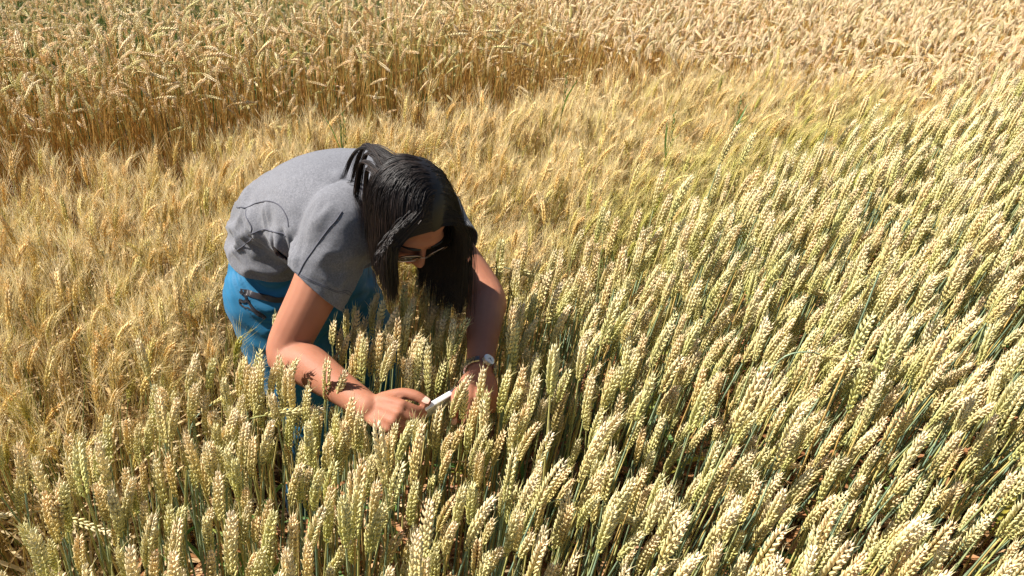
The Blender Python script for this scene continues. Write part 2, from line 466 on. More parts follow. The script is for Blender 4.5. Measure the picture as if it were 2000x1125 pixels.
def instancer(name, coll, pts, rots, scls, idx):
    """one object that plants COLL's forms on its points (geometry nodes)"""
    me = bpy.data.meshes.new(name)
    me.from_pydata([tuple(p) for p in pts], [], [])
    a = me.attributes.new('rot', 'FLOAT_VECTOR', 'POINT'); a.data.foreach_set('vector', np.asarray(rots, np.float32).ravel())
    a = me.attributes.new('scl', 'FLOAT', 'POINT'); a.data.foreach_set('value', np.asarray(scls, np.float32))
    a = me.attributes.new('idx', 'INT', 'POINT'); a.data.foreach_set('value', np.asarray(idx, np.int32))
    o = obj(name, me)
    t = bpy.data.node_groups.new(name, 'GeometryNodeTree')
    t.interface.new_socket('Geometry', in_out='INPUT', socket_type='NodeSocketGeometry')
    t.interface.new_socket('Geometry', in_out='OUTPUT', socket_type='NodeSocketGeometry')
    gi = t.nodes.new('NodeGroupInput'); go = t.nodes.new('NodeGroupOutput')
    ci = t.nodes.new('GeometryNodeCollectionInfo'); ci.inputs['Collection'].default_value = coll
    ci.inputs['Separate Children'].default_value = True; ci.inputs['Reset Children'].default_value = True
    ip = t.nodes.new('GeometryNodeInstanceOnPoints'); ip.inputs['Pick Instance'].default_value = True
    def named(nm, ty):
        x = t.nodes.new('GeometryNodeInputNamedAttribute'); x.data_type = ty; x.inputs['Name'].default_value = nm
        return x.outputs['Attribute']
    L = t.links.new
    L(gi.outputs[0], ip.inputs['Points']); L(ci.outputs[0], ip.inputs['Instance'])
    L(named('idx', 'INT'), ip.inputs['Instance Index'])
    e2r = t.nodes.new('FunctionNodeEulerToRotation'); L(named('rot', 'FLOAT_VECTOR'), e2r.inputs[0]); L(e2r.outputs[0], ip.inputs['Rotation'])
    L(named('scl', 'FLOAT'), ip.inputs['Scale'])
    L(ip.outputs[0], go.inputs[0])
    md = o.modifiers.new('plants', 'NODES'); md.node_group = t
    return o
# ------------------------------------------------------------------ the person
class Blob:
    """closed lumps that are fused into one continuous skin by a voxel remesh"""
    def __init__(s): s.v, s.f = [], []
    def add(s, v, f):
        b = len(s.v); s.v += [tuple(x) for x in v]; s.f += [tuple(i + b for i in q) for q in f]
    def loft(s, rings, caps=True):
        n = len(rings[0]); v, f = [], []
        for r in rings: v += list(r)
        for i in range(len(rings) - 1):
            for k in range(n):
                k2 = (k + 1) % n
                f.append((i * n + k, i * n + k2, (i + 1) * n + k2, (i + 1) * n + k))
        if caps:
            f.append(tuple(reversed(range(n)))); f.append(tuple(range((len(rings) - 1) * n, len(rings) * n)))
        s.add(v, f)
    def tube(s, pts, rad, n=14, sub=6, round_ends=True, squash=None):
        """tapered limb through pts; squash = (axis vector, factor) flattens the section along that axis"""
        P, Q = cat(pts, sub), cat([(r,) for r in rad], sub)[:, 0]
        rings = []
        m = len(P); idx = list(range(m))
        def ring(c, d, r):
            x, y, _ = frame_of(d); out = []
            for k in range(n):
                a = 2 * math.pi * k / n; o_ = r * (math.cos(a) * x + math.sin(a) * y)
                if squash is not None:
                    ax = unit(squash[0]); o_ = o_ - ax * np.dot(o_, ax) * (1 - squash[1])
                out.append(c + o_)
            return out
        d0, d1 = unit(P[1] - P[0]), unit(P[-1] - P[-2])
        if round_ends:
            for q in (85, 65, 40, 18): rings.append(ring(P[0] - d0 * Q[0] * math.sin(R(q)), d0, Q[0] * math.cos(R(q))))
        for i in idx: rings.append(ring(P[i], P[min(i + 1, m - 1)] - P[max(i - 1, 0)], Q[i]))
        if round_ends:
            for q in (18, 40, 65, 85): rings.append(ring(P[-1] + d1 * Q[-1] * math.sin(R(q)), d1, Q[-1] * math.cos(R(q))))
        # keep the frames from flipping: align each ring with the one before it
        for i in range(1, len(rings)):
            a = np.array(rings[i - 1]); b = np.array(rings[i]); a = a - a.mean(0); b0 = b - b.mean(0)
            best = max(range(n), key=lambda s_: float((a * np.roll(b0, s_, axis=0)).sum()))
            rings[i] = list(np.roll(b, best, axis=0))
        s.loft(rings)
    def ell(s, c, X, Y, Z, n=16, m=10):
        rings = []
        for i in range(m + 1):
            a = -math.pi / 2 + math.pi * (i * 0.98 + 0.01 * m) / m
            rings.append([np.asarray(c) + np.asarray(Z) * math.sin(a) + math.cos(a) * (np.asarray(X) * math.cos(2 * math.pi * k / n) + np.asarray(Y) * math.sin(2 * math.pi * k / n)) for k in range(n)])
        s.loft(rings)
    def sections(s, st, sub=6, n=28, power=2.3):
        """st: (centre, lateral vector, half width, half depth)"""
        C = cat([x[0] for x in st], sub); A = cat([x[1] for x in st], sub); W = cat([(x[2], x[3]) for x in st], sub)
        rings = []
        for i in range(len(C)):
            d = unit(C[min(i + 1, len(C) - 1)] - C[max(i - 1, 0)])
            x = unit(A[i] - np.dot(A[i], d) * d); y = np.cross(d, x)
            ring = []
            for k in range(n):
                a = 2 * math.pi * k / n; ca, sa = math.cos(a), math.sin(a)
                ring.append(C[i] + x * W[i][0] * math.copysign(abs(ca) ** (2 / power), ca) + y * W[i][1] * math.copysign(abs(sa) ** (2 / power), sa))
            rings.append(ring)
        s.loft(rings)
    def fuse(s, name, voxel, smooth, mats):
        me = mesh_from(name, s.v, s.f, mats)
        bm = bmesh.new(); bm.from_mesh(me); bmesh.ops.recalc_face_normals(bm, faces=bm.faces); bm.to_mesh(me); bm.free()
        o = bpy.data.objects.new(name, me); COL.objects.link(o)
        md = o.modifiers.new('remesh', 'REMESH'); md.mode = 'VOXEL'; md.voxel_size = voxel; md.use_smooth_shade = True
        sm = o.modifiers.new('smooth', 'SMOOTH'); sm.factor = 0.5; sm.iterations = smooth
        dg = bpy.context.evaluated_depsgraph_get()
        new = bpy.data.meshes.new_from_object(o.evaluated_get(dg)); new.name = name
        bpy.data.objects.remove(o); bpy.data.meshes.remove(me)
        new.materials.clear()
        for m in mats: new.materials.append(m)
        new.polygons.foreach_set('use_smooth', [True] * len(new.polygons))
        return new

def cat(pts, sub):
    """Catmull-Rom through pts"""
    P = np.array(pts, float)
    if len(P) < 3: 
        return np.array([P[0] + (P[-1] - P[0]) * i / sub for i in range(sub + 1)])
    Q = np.vstack([2 * P[0] - P[1], P, 2 * P[-1] - P[-2]]); out = []
    for i in range(1, len(Q) - 2):
        for k in range(sub):
            u = k / sub
            out.append(0.5 * (2 * Q[i] + (Q[i + 1] - Q[i - 1]) * u + (2 * Q[i - 1] - 5 * Q[i] + 4 * Q[i + 1] - Q[i + 2]) * u * u + (3 * Q[i] - Q[i - 1] - 3 * Q[i + 1] + Q[i + 2]) * u ** 3))
    out.append(P[-1]); return np.array(out)

# joints, in metres (x right, y away, z up)
PELVIS = v3(-.522, 1.628, .80)
LAT = unit(v3(-.62, -.76, .10))                      # towards her right side
FWD = unit(v3(.75, -.65, 0))
RSH, REL, RWR, RKN = v3(-.325, 1.338, 1.105), v3(-.436, 1.222, .880), v3(-.258, 1.070, .868), v3(-.190, 1.026, .876)
LSH, LEL, LWR, LKN = v3(-.190, 1.585, 1.000), v3(-.055, 1.385, .908), v3(-.060, 1.160, .884), v3(-.053, 1.100, .850)
NECK = v3(-.262, 1.385, 1.105)
HEAD = v3(-.190, 1.272, 1.160); HS = .885
HF = unit(v3(.34, -.56, -.755)); HU = v3(.50, -.62, .60); HU = unit(HU - np.dot(HU, HF) * HF); HR = np.cross(HF, HU)
def H_(x, y, z): return HEAD + (HR * x + HF * y + HU * z) * HS
TORSO = [(v3(-.525, 1.63, .74), LAT, .14, .115), (v3(-.522, 1.625, .82), LAT, .145, .125), (v3(-.500, 1.610, .93), LAT, .140, .115),
         (v3(-.458, 1.585, 1.004), LAT, .142, .102), (v3(-.396, 1.530, 1.046), LAT, .146, .110), (v3(-.340, 1.470, 1.062), LAT, .150, .111),
         (v3(-.29, 1.42, 1.075), LAT, .125, .088), (v3(-.258, 1.388, 1.09), LAT, .062, .058)]
def hipj(s): return PELVIS + LAT * s * .088
LEGS = {}
for s_, kx, ft in ((1, v3(-.485, 1.49, .46), v3(-.58, 1.56, .09)), (-1, v3(-.36, 1.67, .46), v3(-.45, 1.75, .09))):
    LEGS[s_] = (hipj(s_) + v3(0, 0, -.02), kx, ft)

def grow_hand(b, W, K, N, thumb_curl, curls, nails):
    """palm, four fingers and thumb; K = middle knuckle, N = back of the hand, right hand when the thumb lies on N x D"""
    D = unit(K - W); N = unit(N - np.dot(N, D) * D); T = np.cross(N, D) * HAND_SIDE
    K = W + (K - W) * .84
    L = np.linalg.norm(K - W)
    off = (.025, .0085, -.0085, -.023); lens = (.98, 1.02, .97, .9); rad = (.0083, .0086, .0082, .0073)
    seg = ((.036, .021, .018), (.039, .024, .019), (.037, .022, .018), (.029, .018, .016))
    for i in range(4):
        mcp = W + D * L * lens[i] + T * off[i] + N * (.004 if i in (1, 2) else 0)
        b.tube([W + T * off[i] * .55 + D * .008, W + D * L * .5 + T * off[i] * .85 + N * .002, mcp], [.0122, .0116, rad[i] * 1.15], n=10, sub=4)
        p = mcp; ang = 0; pts = [p]; 
        for j in range(3):
            ang += curls[i][j]
            dd = D * math.cos(ang) - N * math.sin(ang) + T * (.10, .03, -.03, -.09)[i] * math.cos(ang)
            p = p + unit(dd) * seg[i][j] * .98; pts.append(p)
        b.tube(pts, [rad[i], rad[i] * .93, rad[i] * .84, rad[i] * .70], n=10, sub=4)
        nd = unit(pts[-1] - pts[-2]); nn = unit(D * math.sin(ang) + N * math.cos(ang))
        nails.append((pts[-1] - nd * .004 + nn * rad[i] * .66, nd, nn, .0052, .0062))
    # heel of the hand and thumb
    b.ell(W + D * L * .42 - N * .006, D * .042, T * .028, N * .012)
    t0 = W + D * .018 + T * .022 - N * .006
    t1 = t0 + unit(D * .8 + T * .62 - N * .25) * .037
    t2 = t1 + unit(D * math.cos(thumb_curl) * .95 + T * .18 - N * math.sin(thumb_curl)) * .028
    t3 = t2 + unit(D * math.cos(thumb_curl * 1.6) - T * .12 - N * math.sin(thumb_curl * 1.6)) * .021
    b.tube([t0, t1, t2, t3], [.0140, .0115, .0102, .0080], n=10, sub=5)
    b.ell((t0 + t1) / 2 - N * .002 - T * .006, unit(t1 - t0) * .030, T * .013, N * .013)
    nd = unit(t3 - t2); nn = unit(N + T * .3); nn = unit(nn - np.dot(nn, nd) * nd)
    nails.append((t3 + nn * .0076 - nd * .003, nd, nn, .0062, .0075))
    return D, N, T

# ---- body: one continuous skin
body = Blob(); NAILS = []
body.sections([(c, a, w * .9, d * .88) for c, a, w, d in TORSO], 4, 20)
body.tube([NECK + v3(-.03, .03, -.02), (NECK + H_(0, -.03, -.05)) / 2, H_(0, -.02, -.03)], [.055, .050, .052], n=16)
for c, a in ((( 0, -.008, .028), (.0725, .092, .090)), ((0, .026, -.028), (.058, .062, .086)), ((0, .056, -.086), (.027, .027, .022)),
             ((.036, .056, -.032), (.026, .026, .028)), ((-.036, .056, -.032), (.026, .026, .028)), ((0, .068, .022), (.050, .022, .022)),
             ((0, .064, -.055), (.030, .026, .026)), ((.048, .015, -.06), (.016, .035, .028)), ((-.048, .015, -.06), (.016, .035, .028))):
    body.ell(H_(*c), HR * a[0] * HS, HF * a[1] * HS, HU * a[2] * HS)
body.tube([H_(0, .084, .008), H_(0, .097, -.012), H_(0, .107, -.029)], [.0075, .0085, .0098], n=10, sub=4)
for s_ in (1, -1):
    body.ell(H_(.0105 * s_, .097, -.031), HR * .0075, HF * .0095, HU * .0065, 10, 8)
    body.ell(H_(.031 * s_, .074, .000), HR * .016, HF * .012, HU * .009, 12, 8)          # closed-looking lids
    body.ell(H_(.070 * s_, -.008, -.006), HR * .006, HF * .019, HU * .031, 12, 8)        # ear
    body.ell(H_(.073 * s_, -.012, .006), HR * .005, HF * .016, HU * .018, 12, 8)
LIPS = [(H_(-.022, .081, -.059), H_(0, .0915, -.0555), H_(.022, .081, -.059)), (H_(-.019, .081, -.065), H_(0, .0895, -.067), H_(.019, .081, -.065))]
for q in LIPS: body.tube(list(q), [.003, .0068, .003], n=8, sub=5)
mid = lambda a, b, t: a + (b - a) * t
body.tube([mid(RSH, NECK, .25), RSH, mid(RSH, REL, .5), REL + v3(-.002, 0, .002), mid(REL, RWR, .28) , mid(REL, RWR, .65), RWR], [.055, .056, .0475, .0415, .0405, .0315, .0255], n=18, sub=6)
body.tube([mid(LSH, NECK, .25), LSH, mid(LSH, LEL, .5), LEL, mid(LEL, LWR, .28), mid(LEL, LWR, .65), LWR], [.055, .054, .046, .040, .0395, .031, .0252], n=18, sub=6)
HAND_SIDE = 1
g1 = grow_hand(body, RWR, RKN, v3(-.15, -.62, .78), .28, ((.85, 1.0, .55), (.95, 1.1, .6), (1.05, 1.15, .6), (1.15, 1.15, .6)), NAILS)
HAND_SIDE = -1
g2 = grow_hand(body, LWR, LKN, v3(.25, -.80, .25), .45, ((.55, .8, .5), (.7, .9, .5), (.8, .95, .5), (.9, .95, .5)), NAILS)
for s_ in (1, -1):
    h, kn, ft = LEGS[s_]
    body.tube([h, mid(h, kn, .5), kn, mid(kn, ft, .3), ft], [.085, .075, .053, .052, .038], n=16, sub=5)
person = bpy.data.objects.new('person', None); COL.objects.link(person)
person.location = (-.53, 1.64, 0)
tag(person, 'person in grey T-shirt and blue trousers bending over the wheat, long black hair hanging down', 'person')
def pobj(name, me, parent=None):
    """a part of the person: vertices given in world metres, origin at the person's base"""
    me.transform(Matrix.Translation(-Vector(person.location)))
    return obj(name, me, parent or person)

body_me = body.fuse('body', .0036, 3, [M['skin'], M['lips']])
lip_c = [np.mean(q, axis=0) for q in LIPS]
lip_pts = np.vstack([cat(q, 8) for q in LIPS])
mi = np.zeros(len(body_me.polygons), np.int32)
cen = np.zeros(len(body_me.polygons) * 3, np.float32); body_me.polygons.foreach_get('center', cen); cen = cen.reshape(-1, 3)
near = np.where(np.linalg.norm(cen - lip_pts.mean(0), axis=1) < .04)[0]
for i in near:
    if np.min(np.linalg.norm(lip_pts - cen[i], axis=1)) < .0078 and np.dot(cen[i] - HEAD, HF) > .078: mi[i] = 1
body_me.polygons.foreach_set('material_index', mi)
bm = bmesh.new(); bm.from_mesh(body_me); BODY_TREE = BVHTree.FromBMesh(bm); bm.free()
body_o = pobj('body', body_me)
for c, d, nn, w, l in NAILS:
    sd = np.cross(d, nn); v, f = [], []
    for i in range(5):
        for j in range(5):
            a, b_ = (i / 4 - .5) * 2, (j / 4 - .5) * 2
            sh = math.sqrt(max(0, 1 - .55 * b_ * b_ * (1 if b_ > 0 else .6)))
            v.append(c + sd * w * a * sh + d * l * b_ - nn * .0022 * a * a + nn * .0008)
    for i in range(4):
        for j in range(4): f.append((i * 5 + j, (i + 1) * 5 + j, (i + 1) * 5 + j + 1, i * 5 + j + 1))
    pobj('fingernail', mesh_from('fingernail', v, f, [M['nail']]), body_o)
    body_o.children[-1].matrix_parent_inverse.identity()
# eyebrows, thin tufts on the brow
for s_ in (1, -1):
    b = Blob(); b.tube([H_(.014 * s_, .0895, .020), H_(.033 * s_, .0855, .0245), H_(.050 * s_, .0735, .019)], [.0022, .0028, .0012], n=8)
    pobj('eyebrow', mesh_from('eyebrow', b.v, b.f, [M['hair']]), body_o)

# ---- T-shirt: fused shell, hems cut clean, then given cloth thickness
shirt = Blob()
def grow(st, dw, dd): return [(c, a, w + dw, d + dd) for c, a, w, d in st]
S0 = [(v3(-.530, 1.632, .80), LAT, .166, .158), (v3(-.520, 1.622, .87), LAT, .163, .152)] + grow(TORSO[2:7], .016, .014)
shirt.sections(S0, 5, 32, 2.25)
SL_R = RSH + (REL - RSH) * .50; SL_L = LSH + (LEL - LSH) * .42
shirt.tube([mid(RSH, NECK, .38) - v3(0, 0, .012), RSH + v3(0, 0, .002), mid(RSH, SL_R, .55), SL_R + (REL - RSH) * .12], [.075, .071, .064, .056], n=20)
shirt.tube([mid(LSH, NECK, .45), LSH + v3(0, 0, .008), mid(LSH, SL_L, .55), SL_L + (LEL - LSH) * .12], [.080, .076, .070, .067], n=20)
shirt.tube([NECK + v3(-.07, .07, -.01), NECK + v3(-.02, .02, -.004)], [.088, .074], n=18)
shirt_me = shirt.fuse('shirt', .0055, 8, [M['shirt']])
bm = bmesh.new(); bm.from_mesh(shirt_me)
def fold(p, axis, scale, stretch, seed):
    """ridged wrinkle noise, stretched along axis"""
    a = np.dot(p, axis); q = p - axis * a * (1 - 1 / stretch)
    n_ = noise.noise(Vector(q * scale + seed))
    return (1 - abs(n_) * 2.2)
CREASES = [(v3(*a), v3(*b), w, d) for a, b, w, d in (
    ((-.560, 1.456, 1.075), (-.522, 1.405, 1.035), .010, .010), ((-.530, 1.413, 1.046), (-.500, 1.400, .985), .009, .008), ((-.545, 1.44, 1.09), (-.520, 1.412, 1.05), .007, .006),
    ((-.500, 1.405, 1.12), (-.495, 1.385, 1.068), .007, .005), ((-.475, 1.36, 1.07), (-.455, 1.36, .99), .009, .008), ((-.445, 1.345, 1.08), (-.43, 1.34, 1.0), .008, .007),
    ((-.60, 1.50, 1.03), (-.560, 1.45, .965), .008, .006), ((-.63, 1.53, 1.01), (-.585, 1.47, .95), .007, .005), ((-.575, 1.48, 1.05), (-.540, 1.43, .985), .007, .005),
    ((-.345, 1.30, 1.155), (-.365, 1.28, 1.10), .008, .0035), ((-.405, 1.29, 1.10), (-.415, 1.25, 1.04), .006, .004), ((-.43, 1.33, 1.10), (-.425, 1.30, 1.04), .008, .006),
    ((-.33, 1.42, 1.17), (-.30, 1.36, 1.16), .010, .004), ((-.30, 1.35, 1.165), (-.32, 1.30, 1.13), .008, .005))]
SPINE_DIR = unit(TORSO[6][0] - TORSO[2][0])
UARM = unit(REL - RSH)
for v in bm.verts:
    p = np.array(v.co)
    u = float(np.dot(p - TORSO[2][0], SPINE_DIR)) / .36        # 0 waist .. 1 neck
    side = float(np.dot(p - TORSO[4][0], LAT))
    up = p[2] - (TORSO[3][0][2] + .02)
    low = max(0., min(1., (.45 - u) / .4)); flank = max(0., min(1., (side - .02) / .09)) * (1 - .7 * max(0, min(1, (up - .04) / .05)))
    k1 = fold(p, unit(LAT + v3(0, 0, .6)), 17, 3.5, 3.1) * (.0085 * low + .0060 * flank)
    k2 = fold(p, UARM, 26, 3.0, 9.7) * .0048 * max(0., 1 - np.linalg.norm(p - mid(RSH, REL, .25)) / .15)
    k3 = noise.noise(Vector(p * 9)) * .0025
    k4 = fold(p, unit(SPINE_DIR + v3(0, 0, -.5)), 30, 4, 5.5) * .0022 * flank
    k5 = 0.0
    for a_, b_, w_, dp in CREASES:
        ab = b_ - a_; t_ = np.dot(p - a_, ab) / np.dot(ab, ab)
        if -.2 < t_ < 1.2:
            dd_ = np.linalg.norm(p - a_ - ab * min(1, max(0, t_))) / w_
            if dd_ < 3: k5 += dp * (1.3 * math.exp(-(dd_ - 1.5) ** 2 * 1.4) - math.exp(-dd_ * dd_)) * max(0, math.sin(math.pi * min(1, max(0, (t_ + .2) / 1.4))))
    v.co += v.normal * (k1 + k2 + k3 + k4 + k5)
def cut(bm, co, no, keep):
    """cut the part of the shell beyond a plane off; keep(p) says where the plane must not act"""
    geom = [f for f in bm.faces if not keep(np.array(f.calc_center_median()))]
    es = {e for f in geom for e in f.edges}; vs2 = {x for f in geom for x in f.verts}
    bmesh.ops.bisect_plane(bm, geom=geom + list(es) + list(vs2), plane_co=Vector(co), plane_no=Vector(no), clear_outer=False)
    dead = [f for f in bm.faces if not keep(np.array(f.calc_center_median())) and np.dot(np.array(f.calc_center_median()) - co, no) > 1e-5]
    bmesh.ops.delete(bm, geom=dead, context='FACES')
cut(bm, SL_R, unit(REL - RSH + v3(-.11, -.02, .03)), lambda p: np.linalg.norm(p - SL_R) > .13)
cut(bm, SL_L, unit(LEL - LSH), lambda p: np.linalg.norm(p - SL_L) > .115)
HEM_A, HEM_B, HEM_C = v3(-.68, 1.65, .985), v3(-.52, 1.46, .898), v3(-.36, 1.49, .884)
hem_n = unit(np.cross(HEM_B - HEM_A, HEM_C - HEM_A)); hem_n = hem_n if hem_n[2] < 0 else -hem_n
cut(bm, HEM_A, hem_n, lambda p: np.linalg.norm(p - (RSH * .3 + REL * .7)) < .15)
bmesh.ops.delete(bm, geom=[v for v in bm.verts if not v.link_faces], context='VERTS')
SHIRT_TREE = BVHTree.FromBMesh(bm)
bm.to_mesh(shirt_me); bm.free()
shirt_me.polygons.foreach_set('use_smooth', [True] * len(shirt_me.polygons))
shirt_o = pobj('shirt', shirt_me)
sd = shirt_o.modifiers.new('cloth', 'SOLIDIFY'); sd.thickness = .0022; sd.offset = -1

def on_tree(tree, p, lift):
    loc, nrm, _, _ = tree.find_nearest(Vector(p)); return np.array(loc) + np.array(nrm) * lift
def seam_on(tree, pts, r, name, mat, parent, lift=.0004, flat=None):
    P = np.array([on_tree(tree, p, lift) for p in cat(pts, 10)])
    for _ in range(5): P[1:-1] = P[1:-1] * .5 + (P[:-2] + P[2:]) * .25
    P = [max((p, on_tree(tree, p, lift)), key=lambda q: float(np.dot(q - on_tree(tree, p, 0), np.array(tree.find_nearest(Vector(p))[1])))) for p in P]
    g = Geo(); tube_geo(g, P, [r] * len(P), 0, 6)
    return pobj(name, mesh_from(name, g.v, g.f, [mat]), parent)

# ---- trousers
tr = Blob()
tr.sections([(v3(-.478, 1.590, 1.01), LAT, .132, .104), (v3(-.503, 1.608, .93), LAT, .142, .122), (v3(-.522, 1.626, .83), LAT, .158, .150), (v3(-.525, 1.63, .76), LAT, .162, .152), (v3(-.52, 1.63, .70), LAT, .15, .125)], 5, 28)
tr.ell(PELVIS - FWD * .055 + v3(0, 0, -.03) + LAT * .07, LAT * .095, FWD * .09, v3(0, 0, .11))
tr.ell(PELVIS - FWD * .055 + v3(0, 0, -.03) - LAT * .07, LAT * .095, FWD * .09, v3(0, 0, .11))
for s_ in (1, -1):
    h, kn, ft = LEGS[s_]
    tr.tube([h + v3(0, 0, .02), mid(h, kn, .3), mid(h, kn, .65), kn, mid(kn, ft, .4), ft + v3(0, 0, .03)], [.104, .100, .088, .078, .076, .064], n=20)
tr_me = tr.fuse('trousers', .0055, 14, [M['trousers'], M['black']])
bm = bmesh.new(); bm.from_mesh(tr_me)
for v in bm.verts:
    p = np.array(v.co)
    hh = max(0., min(1., (p[2] - .3) / .2))
    k1 = fold(p, unit(v3(p[0] + .53, p[1] - 1.62, 0.0)[[1, 0, 2]] * v3(-1, 1, 0) + v3(0, 0, .02)), 30, 5.0, 1.3)
    k1 = fold(np.array([p[0] * .25, p[1] * .25, p[2] + .22 * p[0] * 1.0 + .05 * math.sin(p[0] * 20)]), v3(0, 0, 1), 34, 1.0, 1.3)
    k2 = noise.noise(Vector((p[0] * 9, p[1] * 9, p[2] * 26)))
    seat = max(0., min(1., (np.dot(p - PELVIS, -FWD) + .02) / .09)) if p[2] > .6 else 0.
    v.co += v.normal * (k1 * .0055 + k2 * .0045) * hh * (1 - .75 * seat)
top = [f for f in bm.faces if f.calc_center_median().z > .985]
bmesh.ops.delete(bm, geom=top, context='FACES')
TR_TREE = BVHTree.FromBMesh(bm)
# black panel over the seat and the backs of the thighs
for f in bm.faces:
    c = np.array(f.calc_center_median())
    hb = PELVIS if c[2] > .72 else mid(PELVIS, v3(-.43, 1.58, .46), min(1, (.72 - c[2]) / .3))
    if np.dot(c - hb, FWD) < -.112 and c[2] < .79: f.material_index = 1
bm.to_mesh(tr_me); bm.free()
tr_me.polygons.foreach_set('use_smooth', [True] * len(tr_me.polygons))
tr_o = pobj('trousers', tr_me)

# ---- boots
for s_ in (1, -1):
    ft = LEGS[s_][2]; b = Blob()
    b.tube([ft + v3(0, 0, .05), v3(ft[0], ft[1], .06)], [.056, .058], n=14)
    b.tube([v3(ft[0], ft[1], .05) - FWD * .03, v3(ft[0], ft[1], .048) + FWD * .08, v3(ft[0], ft[1], .040) + FWD * .165], [.048, .046, .036], n=14)
    b.ell(v3(ft[0], ft[1], .018) + FWD * .06, FWD * .145, LAT * .05, v3(0, 0, .02))
    pobj('boot', b.fuse('boot', .008, 4, [M['boot']]))
# ---- hair: scalp cap and strands that fall from the parting, slide over the head and hang down
def head_level(p, grow_=0.0):
    """>1 outside the skull, <1 inside; also the outward normal"""
    best = 9; nb = None
    for c, a in HEADS:
        q = p - H_(*c); l = v3(np.dot(q, HR) / (a[0] + grow_), np.dot(q, HF) / (a[1] + grow_), np.dot(q, HU) / (a[2] + grow_))
        m = float(np.linalg.norm(l))
        if m < best:
            best = m; nb = unit(HR * l[0] / (a[0] + grow_) + HF * l[1] / (a[1] + grow_) + HU * l[2] / (a[2] + grow_)); cb = H_(*c)
    return best, nb, cb
HEADS = (((0, -.008, .028), (.0735, .093, .091)), ((0, .026, -.028), (.059, .063, .087)), ((0, -.035, -.06), (.052, .05, .075)))
HEADS = tuple((c, tuple(x * HS for x in a)) for c, a in HEADS)
def push_out(p, g):
    for _ in range(2):
        m, n_, c = head_level(p, g)
        if m < 1: p = c + (p - c) / max(m, .05)
    return p
def scalp(theta, phi, g):
    """theta: from the crown down; phi: 0 to the front, pi/2 her right"""
    d = HU * math.cos(theta) + math.sin(theta) * (HF * math.cos(phi) + HR * math.sin(phi))
    c, a = HEADS[0]
    l = v3(np.dot(d, HR) / (a[0] + g), np.dot(d, HF) / (a[1] + g), np.dot(d, HU) / (a[2] + g))
    return H_(*c) + d / np.linalg.norm(l)
def hairline(phi):
    """lowest theta that carries hair: high on the forehead, low at the nape"""
    f = (1 + math.cos(phi)) / 2
    side_ = abs(math.sin(phi))
    return 1.02 * f ** 1.3 + 1.95 * (1 - f ** 1.3) - .25 * side_ * f
hair_g = Geo()
# cap
NP_, NT_ = 40, 12; v, f = [], []
for i in range(NT_ + 1):
    for j in range(NP_):
        ph = 2 * math.pi * j / NP_; v.append(scalp(max(.02, hairline(ph) * i / NT_ * 1.01), ph, .002))
for i in range(NT_):
    for j in range(NP_):
        f.append((i * NP_ + j, i * NP_ + (j + 1) % NP_, (i + 1) * NP_ + (j + 1) % NP_, (i + 1) * NP_ + j))
cap_me = mesh_from('hair_cap', v, f, [M['hair']])
hr = random.Random(5)
SHOULDERS = [(RSH, .080), (LSH, .078), (mid(RSH, NECK, .5), .083), (mid(LSH, NECK, .5), .083), (NECK, .066), (TORSO[6][0], .125), (TORSO[5][0], .13), (mid(LSH, LEL, .5), .055), (mid(RSH, REL, .4), .07)]
NST, SEG = 10000, 21
ph = np.array([hr.uniform(-math.pi, math.pi) for _ in range(NST)])
lim = np.array([hairline(x) for x in ph])
th = np.arccos(1 - np.random.rand(NST) * (1 - np.cos(lim)))
lay = .0015 + .0085 * np.random.rand(NST) ** 1.6
side_ = np.where(np.sin(ph) * np.sin(th) + np.random.normal(0, .045, NST) > -.16, 1.0, -1.0)
c1 = np.array([noise.noise(Vector((a * 2.6, b_ * 3.2, 1.7))) for a, b_ in zip(ph, th)])
c2 = np.array([noise.noise(Vector((a * 9, b_ * 9, 8.1))) for a, b_ in zip(ph, th)])
def rows(x): return np.asarray(x)[:, None]
def nrm_(x): return x / (np.linalg.norm(x, axis=1, keepdims=True) + 1e-12)
def level_all(p, g):
    best = np.full(len(p), 9.0); nb = np.zeros_like(p); cb = np.zeros_like(p)
    for c, a in HEADS:
        q = p - H_(*c)
        l = np.stack([q @ HR / (a[0] + g), q @ HF / (a[1] + g), q @ HU / (a[2] + g)], 1)
        m = np.linalg.norm(l, axis=1); k_ = m < best
        n_ = nrm_(rows(l[:, 0] / (a[0] + g)) * HR + rows(l[:, 1] / (a[1] + g)) * HF + rows(l[:, 2] / (a[2] + g)) * HU)
        nb[k_] = n_[k_]; cb[k_] = H_(*c); best = np.where(k_, m, best)
    return best, nb, cb
P = np.array([scalp(t_, p_, .001) for t_, p_ in zip(th, ph)])
m, n_, _ = level_all(P, lay * 0 + .001)
front = np.maximum(0, np.cos(ph)) * np.minimum(1, th / .6)
D = rows(side_) * HR * rows(1.0 + .4 * front) - HF * rows(.60 - .30 * front) - HU * .25 + rows(c1 * .12) * HF
D = nrm_(D - rows((D * n_).sum(1)) * n_)
back_ = np.maximum(0, -np.cos(ph))
Ls = (.325 + .03 * c1 + .02 * np.random.normal(0, 1, NST)) * np.where(side_ > 0, .47 + .10 * back_, .98 - .25 * back_ - .22 * front)
Ls = Ls * (1 - .34 * np.random.rand(NST) ** 2.2) * np.where(np.random.rand(NST) < .012, 1.3, 1)
wav = np.random.normal(0, .016, (NST, 3)) + rows(c2) * v3(.025, .015, 0)
PTS = [P.copy()]; SHIFT = np.zeros(NST); WJ = np.abs(np.random.normal(0, .007, NST)); YJ = np.abs(np.random.normal(0, .010, NST))
